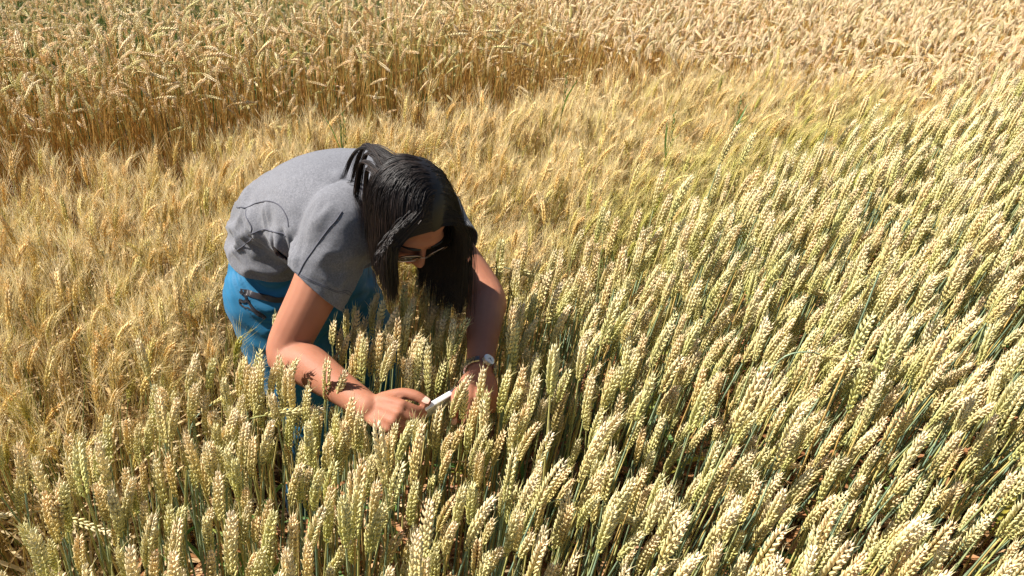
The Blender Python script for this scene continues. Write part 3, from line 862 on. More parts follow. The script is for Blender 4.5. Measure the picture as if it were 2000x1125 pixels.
for i in range(SEG):
    u = (i + 1) / SEG
    g_ = (.30 + .45 * u) * .68
    T_ = v3(0, 0, -1) + wav + rows(side_ * .03 * (1 - u) + np.where(side_ < 0, .17 * u, 0)) * HR
    D = nrm_(D * (1 - g_) + T_ * g_)
    P2 = P + D * rows(Ls / SEG)
    for _ in range(2):
        m, n_, c_ = level_all(P2, .0012 + (lay + .001) * min(1, u * 2.6))
        k_ = m < 1; P2[k_] = (c_ + (P2 - c_) / rows(np.maximum(m, .05)))[k_]
    q = P2 - HEAD; x_, y_, z_ = q @ HR, q @ HF, q @ HU
    zone = (y_ > .015) & (z_ < .11)
    want = np.where(side_ > 0, .070 + lay * .5 + WJ, .060 + lay * .5) * np.clip((y_ - .015 + YJ) / .062, 0, 1) ** 1.4 * np.clip((z_ + .075) / .05, 0, 1)
    sh = np.where(zone & (x_ * side_ < want), want - x_ * side_, 0.0) * .6
    P2 = P2 + rows(sh * side_) * HR; SHIFT += sh
    for c, r_ in SHOULDERS:
        w_ = P2 - c; l_ = np.linalg.norm(w_, axis=1); lim_ = r_ + .004 + lay * .4; k_ = l_ < lim_
        P2[k_] = (c + w_ / rows(l_) * rows(lim_))[k_]
    D = nrm_(D * .4 + nrm_(P2 - P) * .6)
    P = P2; PTS.append(P.copy())
PTS = np.stack(PTS, 1)
tail = nrm_(PTS[:, -1] - PTS[:, -8])
stray = ((side_ > 0) & (front > .12) & (tail[:, 2] > -.80))

strands = [PTS[i] for i in range(NST) if not stray[i]]
# loose locks that lie back over the collar and the right shoulder blade
LOCKS = ((-.318, 1.372, 1.196, .9, 80), (-.333, 1.392, 1.19, .5, 90), (-.300, 1.352, 1.19, 1.2, 60), (-.298, 1.40, 1.215, .25, 60), (-.312, 1.355, 1.172, 1.6, 70), (-.285, 1.33, 1.165, 1.8, 60))
for grp, (lx_, ly_, lz_, dr_, cnt) in enumerate(LOCKS):
  for q in range(cnt):
    jx = hr.gauss(0, 1)
    st = scalp(1.30 + .06 * jx, math.pi - .25 - .12 * grp + .03 * hr.gauss(0, 1), .008)
    tgt = v3(lx_, ly_, lz_) + v3(hr.gauss(0, .003), hr.gauss(0, .003), 0); lim_u = 1 - abs(hr.gauss(0, .09))
    pts = []
    for i in range(SEG + 1):
        u = i / SEG * lim_u
        p = st * (1 - u) + tgt * u + v3(0, 0, .034 * math.sin(math.pi * u))
        if u > .45: p = p + v3(.006, -.03, -.05) * ((u - .45) / .55) ** 1.7 * dr_
        loc, nrm, _, dist = SHIRT_TREE.find_nearest(Vector(p))
        w_ = np.array(p) - np.array(loc); lift = .0025 + .004 * abs(hr.gauss(0, .5))
        if np.dot(w_, np.array(nrm)) < lift: p = np.array(loc) + np.array(nrm) * lift
        p = push_out(p, .007); pts.append(p)
    strands.append(pts)
def strand_mesh(name, S, rad):
    """all strands as three sided tapering tubes, built in one go"""
    n, m, _ = S.shape
    d = np.empty_like(S); d[:, 1:-1] = S[:, 2:] - S[:, :-2]; d[:, 0] = S[:, 1] - S[:, 0]; d[:, -1] = S[:, -1] - S[:, -2]
    d /= np.linalg.norm(d, axis=2, keepdims=True) + 1e-9
    a = np.cross(d, v3(.31, .52, .79)); a /= np.linalg.norm(a, axis=2, keepdims=True) + 1e-9; b_ = np.cross(d, a)
    tp = np.clip((m - .6 - np.arange(m)) / 7.0, .05, 1)
    R_ = rad[:, None, None] * tp[None, :, None]
    V = np.stack([S + R_ * (math.cos(q) * a + math.sin(q) * b_) for q in (0, 2.094, 4.189)], 2).reshape(-1, 3)
    st, i, k_ = np.meshgrid(np.arange(n), np.arange(m - 1), np.arange(3), indexing='ij')
    o0 = (st * m + i) * 3; k2 = (k_ + 1) % 3
    F = np.stack([o0 + k_, o0 + k2, o0 + 3 + k2, o0 + 3 + k_], -1).reshape(-1, 4)
    me = bpy.data.meshes.new(name); me.vertices.add(len(V)); me.vertices.foreach_set('co', V.astype(np.float32).ravel())
    me.loops.add(F.size); me.loops.foreach_set('vertex_index', F.astype(np.int32).ravel())
    me.polygons.add(len(F)); me.polygons.foreach_set('loop_start', np.arange(0, F.size, 4, dtype=np.int32))
    me.polygons.foreach_set('use_smooth', np.ones(len(F), bool)); me.update(calc_edges=True); me.materials.append(M['hair'])
    t_ = me.attributes.new('r', 'FLOAT', 'POINT'); t_.data.foreach_set('value', np.repeat(np.clip(np.random.normal(.42, .3, n), 0, 1), m * 3).astype(np.float32))
    return me
SALL = np.array(strands)
hair_me = strand_mesh('hair', SALL, np.random.uniform(.00036, .00066, len(SALL)))
hair_o = pobj('hair', hair_me); hair_o['kind'] = 'thing'
pobj('scalp_hair', cap_me, hair_o)

# ---- sunglasses
sg = bpy.data.objects.new('sunglasses', None); link(sg, person)
def sub(name, me, parent): me.transform(Matrix.Translation(-Vector(person.location))); return obj(name, me, parent)
def G(x, y, z): return H_(x, y, z)
for s_ in (1, -1):
    ring = []
    for k in range(25):
        a = 2 * math.pi * k / 24; ex = math.copysign(abs(math.cos(a)) ** .75, math.cos(a)) * .0265; ez = math.copysign(abs(math.sin(a)) ** .75, math.sin(a)) * .0195
        x = .034 + ex
        ring.append(G(x * s_, .104 - .9 * (x - .01) ** 1.0 * .22 - .002, -.004 + ez))
    g = Geo(); tube_geo(g, ring, [.0011] * 25, 0, 6); sub('frame', mesh_from('frame', g.v, g.f, [M['frame']]), sg)
    cc = G(.034 * s_, .1000, -.004); v = [cc + HF * .0012] + ring[:-1] + [cc - HF * .0008] + [p_ - HF * .0018 for p_ in ring[:-1]]
    f = [(0, 1 + k, 1 + (k + 1) % 24) for k in range(24)] + [(25, 26 + (k + 1) % 24, 26 + k) for k in range(24)] + [(1 + k, 26 + k, 26 + (k + 1) % 24, 1 + (k + 1) % 24) for k in range(24)]
    sub('lens', mesh_from('lens', v, f, [M['lens']]), sg)
    g = Geo(); tube_geo(g, [G(.0605 * s_, .0925, .004), G(.068 * s_, .086, .005), G(.0765 * s_, .060, .005), G(.081 * s_, .005, .006), G(.080 * s_, -.02, -.002), G(.077 * s_, -.034, -.016)], [.0011] * 6, 0, 6)
    sub('temple', mesh_from('temple', g.v, g.f, [M['frame']]), sg)
g = Geo(); tube_geo(g, cat([G(-.0095, .1025, .002), G(0, .1055, .0045), G(.0095, .1025, .002)], 5), [.0011] * 11, 0, 6)
sub('bridge', mesh_from('bridge', g.v, g.f, [M['frame']]), sg)

# ---- wristwatch on the left wrist: segmented steel band, round case
wt = bpy.data.objects.new('wristwatch', None); link(wt, person)
wd = unit(LWR - LEL); wc = LWR + wd * .002
wx = unit(v3(.35, -.75, .5) - np.dot(v3(.35, -.75, .5), wd) * wd); wy = np.cross(wd, wx)
def ringpt(a, r, h): return wc + (wx * math.cos(a) + wy * math.sin(a)) * r + wd * h
for k in range(22):
    a0, a1 = 2 * math.pi * (k + .06) / 22, 2 * math.pi * (k + .94) / 22
    if k in (0, 21, 1, 20): continue
    v = []
    for a in (a0, a1):
        for r_, h in ((.0285, -.0065), (.0312, -.006), (.0312, .006), (.0285, .0065)): v.append(ringpt(a, r_, h))
    f = [(0, 1, 5, 4), (1, 2, 6, 5), (2, 3, 7, 6), (3, 0, 4, 7), (3, 2, 1, 0), (4, 5, 6, 7)]
    sub('band_link', mesh_from('band_link', v, f, [M['steel']], False), wt)
cc = wc + wx * .0305
def disc(r0, r1, h0, h1, name, mat):
    v, f = [], []; N = 24
    for r_, h in ((r0, h0), (r0, h1), (r1, h1 + .0006)):
        for k in range(N):
            a = 2 * math.pi * k / N; v.append(cc + (wy * math.cos(a) + wd * math.sin(a)) * r_ + wx * h)
    v.append(cc + wx * (h1 + .0006))
    for i in range(2):
        for k in range(N): f.append((i * N + k, i * N + (k + 1) % N, (i + 1) * N + (k + 1) % N, (i + 1) * N + k))
    for k in range(N): f.append((2 * N + k, 2 * N + (k + 1) % N, 3 * N))
    return sub(name, mesh_from(name, v, f, [mat], False), wt)
disc(.0112, .0096, -.003, .0040, 'watch_case', M['steel'])
disc(.0090, .0086, .0036, .0050, 'watch_dial', M['dial'])
for a, l_ in ((.6, .005), (2.2, .0070)):
    e = wy * math.cos(a) + wd * math.sin(a); g = Geo(); b_ = cc + wx * .0060
    tube_geo(g, [b_ - e * .0015, b_ + e * l_], [.0005, .0003], 0, 4); sub('watch_hand', mesh_from('watch_hand', g.v, g.f, [M['black']]), wt)

# ---- phone in the right hand (a thing of its own)
PH_C, PH_L = v3(-.120, 1.114, .858), unit(v3(.085, .12, -.026))
PH_N = unit(v3(.40, -.70, -.46)); PH_N = unit(PH_N - np.dot(PH_N, PH_L) * PH_L); PH_W = np.cross(PH_L, PH_N)
if PH_W[2] > 0: PH_W = -PH_W
phone = bpy.data.objects.new('smartphone', None); COL.objects.link(phone); phone.location = PH_C
tag(phone, 'white edged smartphone held low among the wheat ears in the right hand', 'phone')
def slab(name, hl, hw, ht, rc, off, mat, bev=.0012):
    v, f = [], []; prof = ((-ht, -bev), (-ht + bev, 0), (ht - bev, 0), (ht, -bev)); N = 0
    for h, ins in prof:
        for cx, cy, a0 in ((1, 1, 0), (-1, 1, 90), (-1, -1, 180), (1, -1, 270)):
            for k in range(6):
                a = R(a0 + 18 * k); v.append(PH_L * (cx * (hl - rc) + (rc + ins) * math.cos(a)) + PH_W * (cy * (hw - rc) + (rc + ins) * math.sin(a)) + PH_N * (h + off))
    N = 24
    for i in range(3):
        for k in range(N): f.append((i * N + k, i * N + (k + 1) % N, (i + 1) * N + (k + 1) % N, (i + 1) * N + k))
    f.append(tuple(reversed(range(N)))); f.append(tuple(range(3 * N, 4 * N)))
    return obj(name, mesh_from(name, v, f, [mat], False), phone)
PH_C0 = PH_C + PH_W * .030; phone.location = PH_C0
slab('phone_case', .074, .0365, .0048, .009, 0, M['phone'])
slab('phone_screen', .070, .033, .0004, .006, -.0053, M['glass'], .0002)
slab('camera_bump', .013, .010, .0008, .004, .0054, M['phone'], .0004)
ch = phone.children[-1]; ch.location = Vector(PH_L * .052 + PH_W * .018)
# ---- seams of the shirt (lines of stitching that stand on the cloth)
SEAMS = ([(-.312, 1.281, 1.155), (-.324, 1.271, 1.14), (-.338, 1.264, 1.127), (-.367, 1.254, 1.092), (-.387, 1.246, 1.067), (-.402, 1.235, 1.045)],
         [(-.606, 1.52, 1.05), (-.568, 1.468, 1.079), (-.532, 1.438, 1.102), (-.495, 1.405, 1.122), (-.46, 1.37, 1.128), (-.44, 1.347, 1.115), (-.432, 1.334, 1.097)],
         [(-.53, 1.413, 1.043), (-.509, 1.39, 1.061), (-.475, 1.357, 1.075), (-.451, 1.338, 1.08), (-.438, 1.332, 1.078)],
         [(-.6, 1.48, .968), (-.575, 1.463, .989), (-.551, 1.441, 1.013), (-.53, 1.413, 1.046), (-.539, 1.425, 1.066), (-.556, 1.452, 1.079)])
for q in SEAMS: seam_on(SHIRT_TREE, q, .0012, 'seam', M['seam'], shirt_o, .0006)

ua_ = unit(REL - RSH); xa_, ya_, _ = frame_of(ua_)
for h_ in (.016, .019):
    seam_on(SHIRT_TREE, [SL_R - ua_ * h_ - unit(ua_ + v3(-.4, 0, .1)) * 0 + (xa_ * math.cos(a) + ya_ * math.sin(a)) * .058 + v3(-.0, 0, 0) for a in np.linspace(0, 6.283, 17)], .0006, 'hem_stitch', M['seam'], shirt_o, .0003)

def ribbon_on(tree, pts, w, name, mat, parent, lift=.0012, sub=8):
    """flat strip lying on a surface, w wide, with a small thickness"""
    C = cat(pts, sub); v, f = [], []
    P, Nn = [], []
    for p in C:
        loc, nrm, _, _ = tree.find_nearest(Vector(p)); P.append(np.array(loc)); Nn.append(np.array(nrm))
    P = np.array(P); Nn = np.array(Nn)
    for _ in range(4): P[1:-1] = P[1:-1] * .5 + (P[:-2] + P[2:]) * .25; Nn[1:-1] = Nn[1:-1] * .5 + (Nn[:-2] + Nn[2:]) * .25
    P = P + Nn * .0015
    n = len(P); ws = w if hasattr(w, '__len__') else [w, w]
    for i in range(n):
        d = unit(P[min(i + 1, n - 1)] - P[max(i - 1, 0)]); s_ = unit(np.cross(Nn[i], d)); u = i / (n - 1)
        h = np.interp(u, np.linspace(0, 1, len(ws)), ws) / 2
        v += [P[i] + s_ * h - Nn[i] * .003, P[i] + s_ * h + Nn[i] * lift, P[i] - s_ * h + Nn[i] * lift, P[i] - s_ * h - Nn[i] * .003]
    for i in range(n - 1):
        for k in range(4): f.append((i * 4 + k, i * 4 + (k + 1) % 4, (i + 1) * 4 + (k + 1) % 4, (i + 1) * 4 + k))
    f += [(3, 2, 1, 0), ((n - 1) * 4, (n - 1) * 4 + 1, (n - 1) * 4 + 2, (n - 1) * 4 + 3)]
    return pobj(name, mesh_from(name, v, f, [mat], False), parent)
ZIP = [(-.612, 1.483, .861), (-.588, 1.475, .858), (-.563, 1.468, .856), (-.54, 1.466, .851), (-.52, 1.466, .849), (-.48, 1.47, .846)]
ribbon_on(TR_TREE, ZIP, .0135, 'pocket_zip', M['zip'], tr_o, .0016)
zp = ribbon_on(TR_TREE, [(-.612, 1.483, .861), (-.607, 1.480, .853)], .005, 'zip_pull', M['black'], tr_o, .004, 4)
# embroidered emblem on the thigh: a hook, a slanting bar with a foot, and a thin line
EM = [([(-.602, 1.479, .865), (-.599, 1.474, .857), (-.594, 1.468, .850), (-.600, 1.470, .842), (-.607, 1.468, .841), (-.612, 1.470, .846), (-.615, 1.471, .838), (-.613, 1.470, .831)], [.005, .006, .006, .005, .004]),
      ([(-.606, 1.478, .861), (-.596, 1.469, .847), (-.587, 1.462, .835), (-.579, 1.457, .826), (-.571, 1.455, .815)], [.007, .008, .007, .008]),
      ([(-.584, 1.460, .824), (-.573, 1.456, .817), (-.564, 1.456, .812), (-.558, 1.455, .806)], [.004, .009, .008]),
      ([(-.575, 1.456, .826), (-.567, 1.455, .821), (-.558, 1.455, .811)], [.004, .003]),
      ([(-.614, 1.470, .834), (-.600, 1.462, .831), (-.588, 1.458, .827), (-.581, 1.456, .822)], [.0035, .003])]
em = bpy.data.objects.new('emblem', None); link(em, tr_o)
for pts, w in EM: ribbon_on(TR_TREE, pts, w, 'emblem_stroke', M['black'], em, .0012)
for o_ in list(em.children): o_.parent = tr_o
bpy.data.objects.remove(em)
CAPS = [(RSH, REL, .07), (REL, RWR, .047), (RWR, RKN + (RKN - RWR) * .6, .034), (LSH, LEL, .058), (LEL, LWR, .045), (LWR, LKN + (LKN - LWR) * .6, .036),
        (HEAD - HU * .05, HEAD + HU * .04, .105), (TORSO[2][0], TORSO[4][0], .15), (TORSO[4][0], TORSO[6][0], .135), (PELVIS + v3(0, 0, .1), PELVIS - v3(0, 0, .08), .175),
        (PH_C0 - PH_L * .075, PH_C0 + PH_L * .075, .028), (PH_C + PH_L * .01, PH_C + PH_L * .01 + v3(.01, -.11, .085), .020)]
for s_ in (1, -1):
    h, kn, ft = LEGS[s_]
    CAPS += [(h, kn, .105), (kn, ft, .085), (ft, ft + FWD * .17, .07)]
# ------------------------------------------------------------------ the ground
rg = random.Random(3)
def ground_mesh():
    xs = np.concatenate([[-400, -60, -15], np.arange(-6, 6.01, .12), [15, 60, 400]]); ys = np.concatenate([[-60, -8], np.arange(-1.2, 8.01, .12), [20, 80, 600]])
    v, f = [], []
    for y in ys:
        for x in xs:
            z = .02 * noise.noise(Vector((x * 2.2, y * 2.2, 0))) + .012 * noise.noise(Vector((x * 7, y * 7, 3))) if abs(x) < 7 and -2 < y < 9 else 0
            v.append((x, y, z - .01))
    w = len(xs)
    for j in range(len(ys) - 1):
        for i in range(w - 1): f.append((j * w + i, j * w + i + 1, (j + 1) * w + i + 1, (j + 1) * w + i))
    return mesh_from('field_soil', v, f, [M['soil']])
tag(obj('field_soil', ground_mesh()), kind='structure')

# ------------------------------------------------------------------ the wheat plots
def line(p, q):
    """signed distance to the left of the line p -> q"""
    d = unit(v3(q[0] - p[0], q[1] - p[1])); return lambda x, y: d[0] * (y - p[1]) - d[1] * (x - p[0])
AB = line((-.86, .89), (2.10, 3.10))             # front plot below, bearded plot above
BC = line((-1.75, 2.32), (.62, 3.62))            # behind the bearded plot
BD = line((.50, 4.02), (2.05, 3.16))             # its far right end
CE = line((-2.40, 3.42), (-.20, 4.28))           # behind the tall plot
CDl = line((.42, 3.74), (-.10, 4.70))            # right end of the tall plot (left side = tall plot)
def in_A(x, y): return AB(x, y) < (.05 if -.75 < x < -.1 else -.01) and y > .28
def in_B(x, y): return AB(x, y) > (.42 if -.64 < x < -.25 else .13) and BC(x, y) < -.07 and BD(x, y) < -.05
def in_C(x, y): return BC(x, y) > .25 and CE(x, y) < -.05 and CDl(x, y) > .03
def in_D(x, y): return BD(x, y) > .05 and CDl(x, y) < -.22 and AB(x, y) > -.9
def in_E(x, y): return CE(x, y) > .75 and CDl(x, y) > -.05

SP, CP = math.sin(PITCH), math.cos(PITCH)
def project(p):
    """photograph coordinates (2000 x 1125) and depth, used only to find which stalks are in view"""
    dz = p[2] - CAM_H; zc = p[1] * CP - dz * SP; up = p[1] * SP + dz * CP
    return 1000 + 1500 * p[0] / zc, 562.5 - 1500 * up / zc, zc
def seg_dist(p, a, b):
    d = b - a; t = max(0., min(1., np.dot(p - a, d) / np.dot(d, d))); return np.linalg.norm(p - a - d * t)
CAP_LO = np.min([np.minimum(a, b) - r_ for a, b, r_ in CAPS], axis=0); CAP_HI = np.max([np.maximum(a, b) + r_ for a, b, r_ in CAPS], axis=0)
def hits_person(path):
    P = np.array(path)
    if (P.max(0) < CAP_LO - .02).any() or (P.min(0) > CAP_HI + .02).any(): return False
    Q = np.vstack([P[:-1] + (P[1:] - P[:-1]) * t for t in (0, .33, .66)] + [P[-1:]])
    for a, b, r_ in CAPS:
        for p in Q:
            if seg_dist(p, a, b) < r_: return True
    return False
def place(test, x0, x1, y0, y1, per_m2, rnd, sh):
    """jittered rows; the test is made where the ears end up, sh beside the leaning stalk's foot"""
    s_ = 1 / math.sqrt(per_m2); out = []
    for j in range(int((y1 - y0) / s_) + 1):
        for i in range(int((x1 - x0) / s_) + 1):
            x = x0 + (i + rnd.uniform(-.1, 1.1)) * s_; y = y0 + (j + rnd.uniform(-.1, 1.1)) * s_
            if test(x + (sh(x) if callable(sh) else sh), y): out.append((x, y))
    return out
class Plot:
    def __init__(s, crop, test, box, dens, seed, yaw, scl, lean=None, sh=.1):
        rnd = random.Random(seed); s.crop = crop; s.items = []
        for x, y in place(test, *box, dens, rnd, sh):
            if crop.kind == 'A' and rnd.random() < (.10 if x < -.1 else .28 if y < 1.4 else 0.): continue
            i = rnd.randrange(len(crop.var)); k_ = rnd.gauss(scl[0], scl[1]) * (1 + .035 * noise.noise(Vector((x * 1.7, y * 1.7, seed))))
            if crop.kind == 'A' and i == len(crop.var) - 1 and (rnd.random() > .25 or -.4 < x < .2): i = rnd.randrange(len(crop.var) - 1)
            if rnd.random() < (.45 if crop.kind == 'C' else .14): k_ *= rnd.uniform(.74 if crop.kind == 'C' else .80, .96)
            rz = yaw(x, y) + rnd.gauss(0, .5); tx, ty = rnd.gauss(0, .04), rnd.gauss(0, .04)
            if crop.kind == 'A' and x < -.1 and y > .93: k_ = min(k_, .955 / crop.var[i]['tip'][2])
            if lean: a, b = lean(x, y); ty += a; tx += b
            ok_ = False
            for shorter in (1, .9, .82, .74):          # what grows under the person is pressed down or cut short
                from_ = Matrix.Translation((x, y, 0)) @ (Matrix.Rotation(ty, 4, 'Y') @ Matrix.Rotation(tx, 4, 'X') @ Matrix.Rotation(rz, 4, 'Z')) @ Matrix.Scale(k_ * shorter, 4)
                pth = [np.array(from_ @ Vector(q)) for q in crop.var[i]['path']]
                if not hits_person(pth): ok_ = True; break
            if not ok_: continue
            k_ *= shorter
            if crop.kind == 'A' and -.30 < x < -.14 and .86 < y < 1.0 and (rnd.random() < .5 or pth[-1][2] > .885): continue   # the trodden gap in front of the hands
            e = Matrix(from_.to_3x3()).normalized().to_euler()
            m = from_ @ Vector(crop.var[i]['mid'])
            u, v, zc = project(m)
            s.items.append(dict(p=(x, y, 0), e=e, k=k_, i=i, zc=zc, u=u, v=v, mid=m))
    def split(s, n, hidden=lambda it: False):
        vis = [t for t in s.items if 10 < t['u'] < 1990 and 8 < t['v'] < 1117 and not hidden(t)]
        vis.sort(key=lambda t: t['zc'])
        s.single = vis[:n]; ids = {id(t) for t in s.single}
        s.rest = [t for t in s.items if id(t) not in ids]
    def mass(s, name, label, cat_):
        o = instancer(name, s.crop.coll, [t['p'] for t in s.rest], [tuple(t['e']) for t in s.rest], [t['k'] for t in s.rest], [t['i'] for t in s.rest])
        tag(o, label, cat_, kind='stuff'); return o
    def stalks(s, name, cat_, describe):
        for t in s.single:
            root = bpy.data.objects.new(name, None); COL.objects.link(root)
            root.location = t['p']; root.rotation_euler = t['e']; root.scale = (t['k'],) * 3
            root.empty_display_size = .05
            lab, grp = describe(t); tag(root, lab, cat_, grp)
            pr = s.crop.parts[t['i']]
            for nm in ('stem', 'ear'): obj(nm, pr[nm][0], root)
            if 'awns' in pr: obj('awns', pr['awns'][0], root)
            for lf in pr['leaf']: obj('leaf', lf, root)

def behind_person(t):
    u, v, zc = t['u'], t['v'], t['zc']
    return zc > 1.45 and 445 < u < 900 and 300 < v < 690 and not (720 < u < 880 and v > 560)
cropA = Crop('A', 16, 1, MATS_A); cropB = Crop('B', 14, 2, MATS_B); cropC = Crop('C', 12, 3, MATS_C); cropD = Crop('D', 10, 4, MATS_D); cropE = Crop('E', 8, 5, MATS_E)
plotA = Plot(cropA, in_A, (-1.9, 3.6, .28, 4.2), 1050, 21, lambda x, y: .15 * math.sin(x * 3 + y * 2), (1.015, .055), lambda x, y: (.02 + .045 * min(1.2, max(-1, x)), .02), lambda x: .10 + .07 * max(-1, min(1, x)))
def greener(x, y): return math.exp(-((AB(x, y) - .25) / .28) ** 2) * (1 if .25 < x < 1.5 else .25) + .35 * noise.noise(Vector((x * 2.5, y * 2.5, 4))) + rg.gauss(0, .25) > .50
cropG = Crop('B', 8, 6, MATS_G)
plotG = Plot(cropG, lambda x, y: in_B(x, y) and greener(x, y), (-3.4, 2.4, .7, 4.2), 700, 26, lambda x, y: 2.6 * noise.noise(Vector((x * 3, y * 3, 7))) + rg.gauss(0, .6), (.97, .055), lambda x, y: (.07 + .12 * max(-.6, min(1.2, x)), .0))
plotB = Plot(cropB, lambda x, y: in_B(x, y) and not greener(x, y), (-3.4, 2.4, .7, 4.2), 700, 22, lambda x, y: 2.6 * noise.noise(Vector((x * 3, y * 3, 7))) + rg.gauss(0, .6), (.99, .055), lambda x, y: (.07 + .12 * max(-.6, min(1.2, x)), .0))
plotC = Plot(cropC, in_C, (-5.0, .8, 1.5, 5.0), 950, 23, lambda x, y: rg.uniform(-3.14, 3.14), (.985, .06), lambda x, y: (.08, 0))
plotD = Plot(cropD, in_D, (-1.0, 5.5, 2.0, 7.0), 640, 24, lambda x, y: rg.uniform(-2, 2), (1.03, .035), lambda x, y: (.10, 0))
plotE = Plot(cropE, in_E, (-6.0, .3, 2.6, 6.9), 480, 25, lambda x, y: rg.uniform(-2, 2), (1.02, .04), lambda x, y: (.06, 0))
FRONT = [(-.055, 1.070, .905), (-.015, 1.060, .91), (-.085, 1.050, .895), (.015, 1.08, .90), (-.204, .979, .86), (-.161, .987, .87), (-.095, 1.000, .855), (-.047, 1.030, .885), (-.014, 1.075, .90), (.0, .982, .88), (-.334, 1.100, .905), (-.307, 1.092, .90), (-.461, 1.081, .90),
         (-.40, 1.074, .90), (-.504, 1.06, .90), (-.36, 1.045, .89), (-.232, 1.19, .90), (-.194, 1.144, .88), (-.319, 1.29, .88), (-.372, 1.317, .86), (-.07, 1.03, .87), (-.54, 1.10, .92), (-.49, 1.12, .91), (-.43, 1.10, .91), (-.575, 1.09, .915), (-.27, 1.27, .88), (-.29, 1.22, .87), (-.345, 1.33, .87), (-.24, 1.30, .89)]
rf = random.Random(8)
up_ = sorted(range(15), key=lambda i: cropA.var[i]['tip'][0] - cropA.var[i]['path'][-2][0])[:9]
for fx, fy, fz in FRONT:
    i = rf.choice(up_); m_ = cropA.var[i]['mid']; k_ = fz / m_[2]
    e_ = Matrix.Rotation(rf.uniform(-.25, .25), 3, 'Z'); b_ = e_ @ Vector(m_) * k_; m2 = Vector((fx, fy, fz)); u_, v_, zc_ = project(m2)
    plotA.items.append(dict(p=(fx - b_.x, fy - b_.y, 0), e=e_.to_euler(), k=k_, i=i, zc=zc_, u=u_, v=v_, mid=m2))
plotA.split(300, behind_person); plotB.split(300, behind_person); plotC.split(300, behind_person); plotD.split(0); plotE.split(0); plotG.split(0)
plotA.mass('pale_wheat_crop', 'pale green awnless wheat standing close behind the nearest rows and on the right', 'wheat crop')
plotB.mass('bearded_wheat_crop', 'golden bearded wheat filling the middle plot around the person', 'wheat crop')
plotG.mass('green_bearded_wheat_crop', 'yellow green bearded wheat patch beside the pale wheat, right of the person', 'wheat crop')
plotC.mass('tall_wheat_crop', 'tall ripe tan wheat plot with orange stems behind the bearded wheat', 'wheat crop')
plotD.mass('far_wheat_crop', 'pale tan ripe wheat covering the far right of the field', 'wheat crop')
plotE.mass('green_wheat_crop', 'wheat with greener stems beyond the alley behind the tall plot', 'wheat crop')

def words_for(t, crop):
    """how the ear looks in the picture: size, and the way it leans"""
    p0 = project(t['mid']); pr = crop.var[t['i']]
    m = Matrix.Translation(t['p']) @ t['e'].to_matrix().to_4x4() @ Matrix.Scale(t['k'], 4)
    a, b = project(m @ Vector(pr['path'][-2])), project(m @ Vector(pr['tip']))
    ang = math.degrees(math.atan2(b[0] - a[0], a[1] - b[1]))
    t['h'] = (m @ Vector(pr['tip']))[2]
    size = 'long' if t['k'] * np.linalg.norm(pr['tip'] - pr['path'][-2]) > crop.mean_ear else 'short'
    if abs(ang) > 75: return size, 'nodding'
    return size, 'upright' if -6 < ang < 10 else 'backward tilted' if ang <= -6 else 'slightly leaning' if ang < 20 else 'leaning' if ang < 32 else 'slanting' if ang < 45 else 'steeply slanting'
for c_ in (cropA, cropB, cropC): c_.mean_ear = float(np.mean([np.linalg.norm(p['tip'] - p['path'][-2]) for p in c_.var]))
ORD = ('leftmost',) + tuple(q + ' from left' for q in ('second', 'third', 'fourth', 'fifth', 'sixth', 'seventh', 'eighth', 'ninth', 'tenth', 'eleventh', 'twelfth', 'thirteenth', 'fourteenth', 'fifteenth', 'sixteenth', 'seventeenth', 'eighteenth', 'nineteenth', 'twentieth', 'twenty-first', 'twenty-second'))
def label_all(plot, what, cols, rows_, grp):
    """a label for every single stalk: look first, then where it stands; the order from the left where nothing else differs"""
    cells = {}
    for t in plot.single:
        col = next(nm for lim, nm in cols if t['u'] < lim); row = next(nm for lim, nm in rows_ if t['v'] < lim)
        size, form = words_for(t, plot.crop)
        cells.setdefault((size, form, col, row), []).append(t)
    for (size, form, col, row), ts in cells.items():
        ts.sort(key=lambda t: t['u'])
        for q, t in enumerate(ts):
            base = f'{size} {form} {what}, {row}, {col}'
            t['label'] = base if len(ts) == 1 else f'{ORD[min(q, 21)]} {base}'
            t['group'] = grp
label_all(plotA, 'pale wheat ear', ((230, 'at the left edge'), (460, 'left of the trousers'), (640, 'below the elbow'), (800, 'below the right hand'), (960, 'below the phone'), (1180, 'below the watch'), (1450, 'right of the hands'), (1720, 'right of centre'), (9999, 'at the right edge')),
          ((760, 'hand height'), (850, 'third row'), (950, 'second row'), (1030, 'first full row'), (9999, 'bottom edge')), 'pale wheat stalks nearest in the front plot')
label_all(plotB, 'bearded wheat ear', ((110, 'at the left edge'), (210, 'near the left edge'), (320, 'left of the person'), (480, 'beside the trousers'), (760, 'by the thigh'), (900, 'under the hair'), (1050, 'behind the left arm'), (1250, 'right of the arm'), (9999, 'far right')),
          ((380, 'plot middle'), (470, 'at shirt height'), (560, 'at hem height'), (640, 'at thigh height'), (720, 'front edge'), (9999, 'lowest row')), 'bearded wheat stalks nearest in the middle plot')
label_all(plotC, 'tan wheat ear', ((100, 'at the left edge'), (200, 'near the left edge'), (320, 'far from person'), (440, 'left of the back'), (560, 'above the hips'), (680, 'above the back'), (800, 'above the hair'), (950, 'above the head'), (9999, 'tall plot end')),
          ((110, 'rear row'), (150, 'upper row'), (185, 'middle row'), (220, 'lower row'), (9999, 'front edge')), 'tall ripe wheat stalks along the plot edge')
plotA.stalks('pale_wheat_stalk', 'pale wheat stalk', lambda t: (t['label'], t['group']))
plotB.stalks('bearded_wheat_stalk', 'bearded wheat stalk', lambda t: (t['label'], t['group']))
plotC.stalks('tall_wheat_stalk', 'tall wheat stalk', lambda t: (t['label'], t['group']))
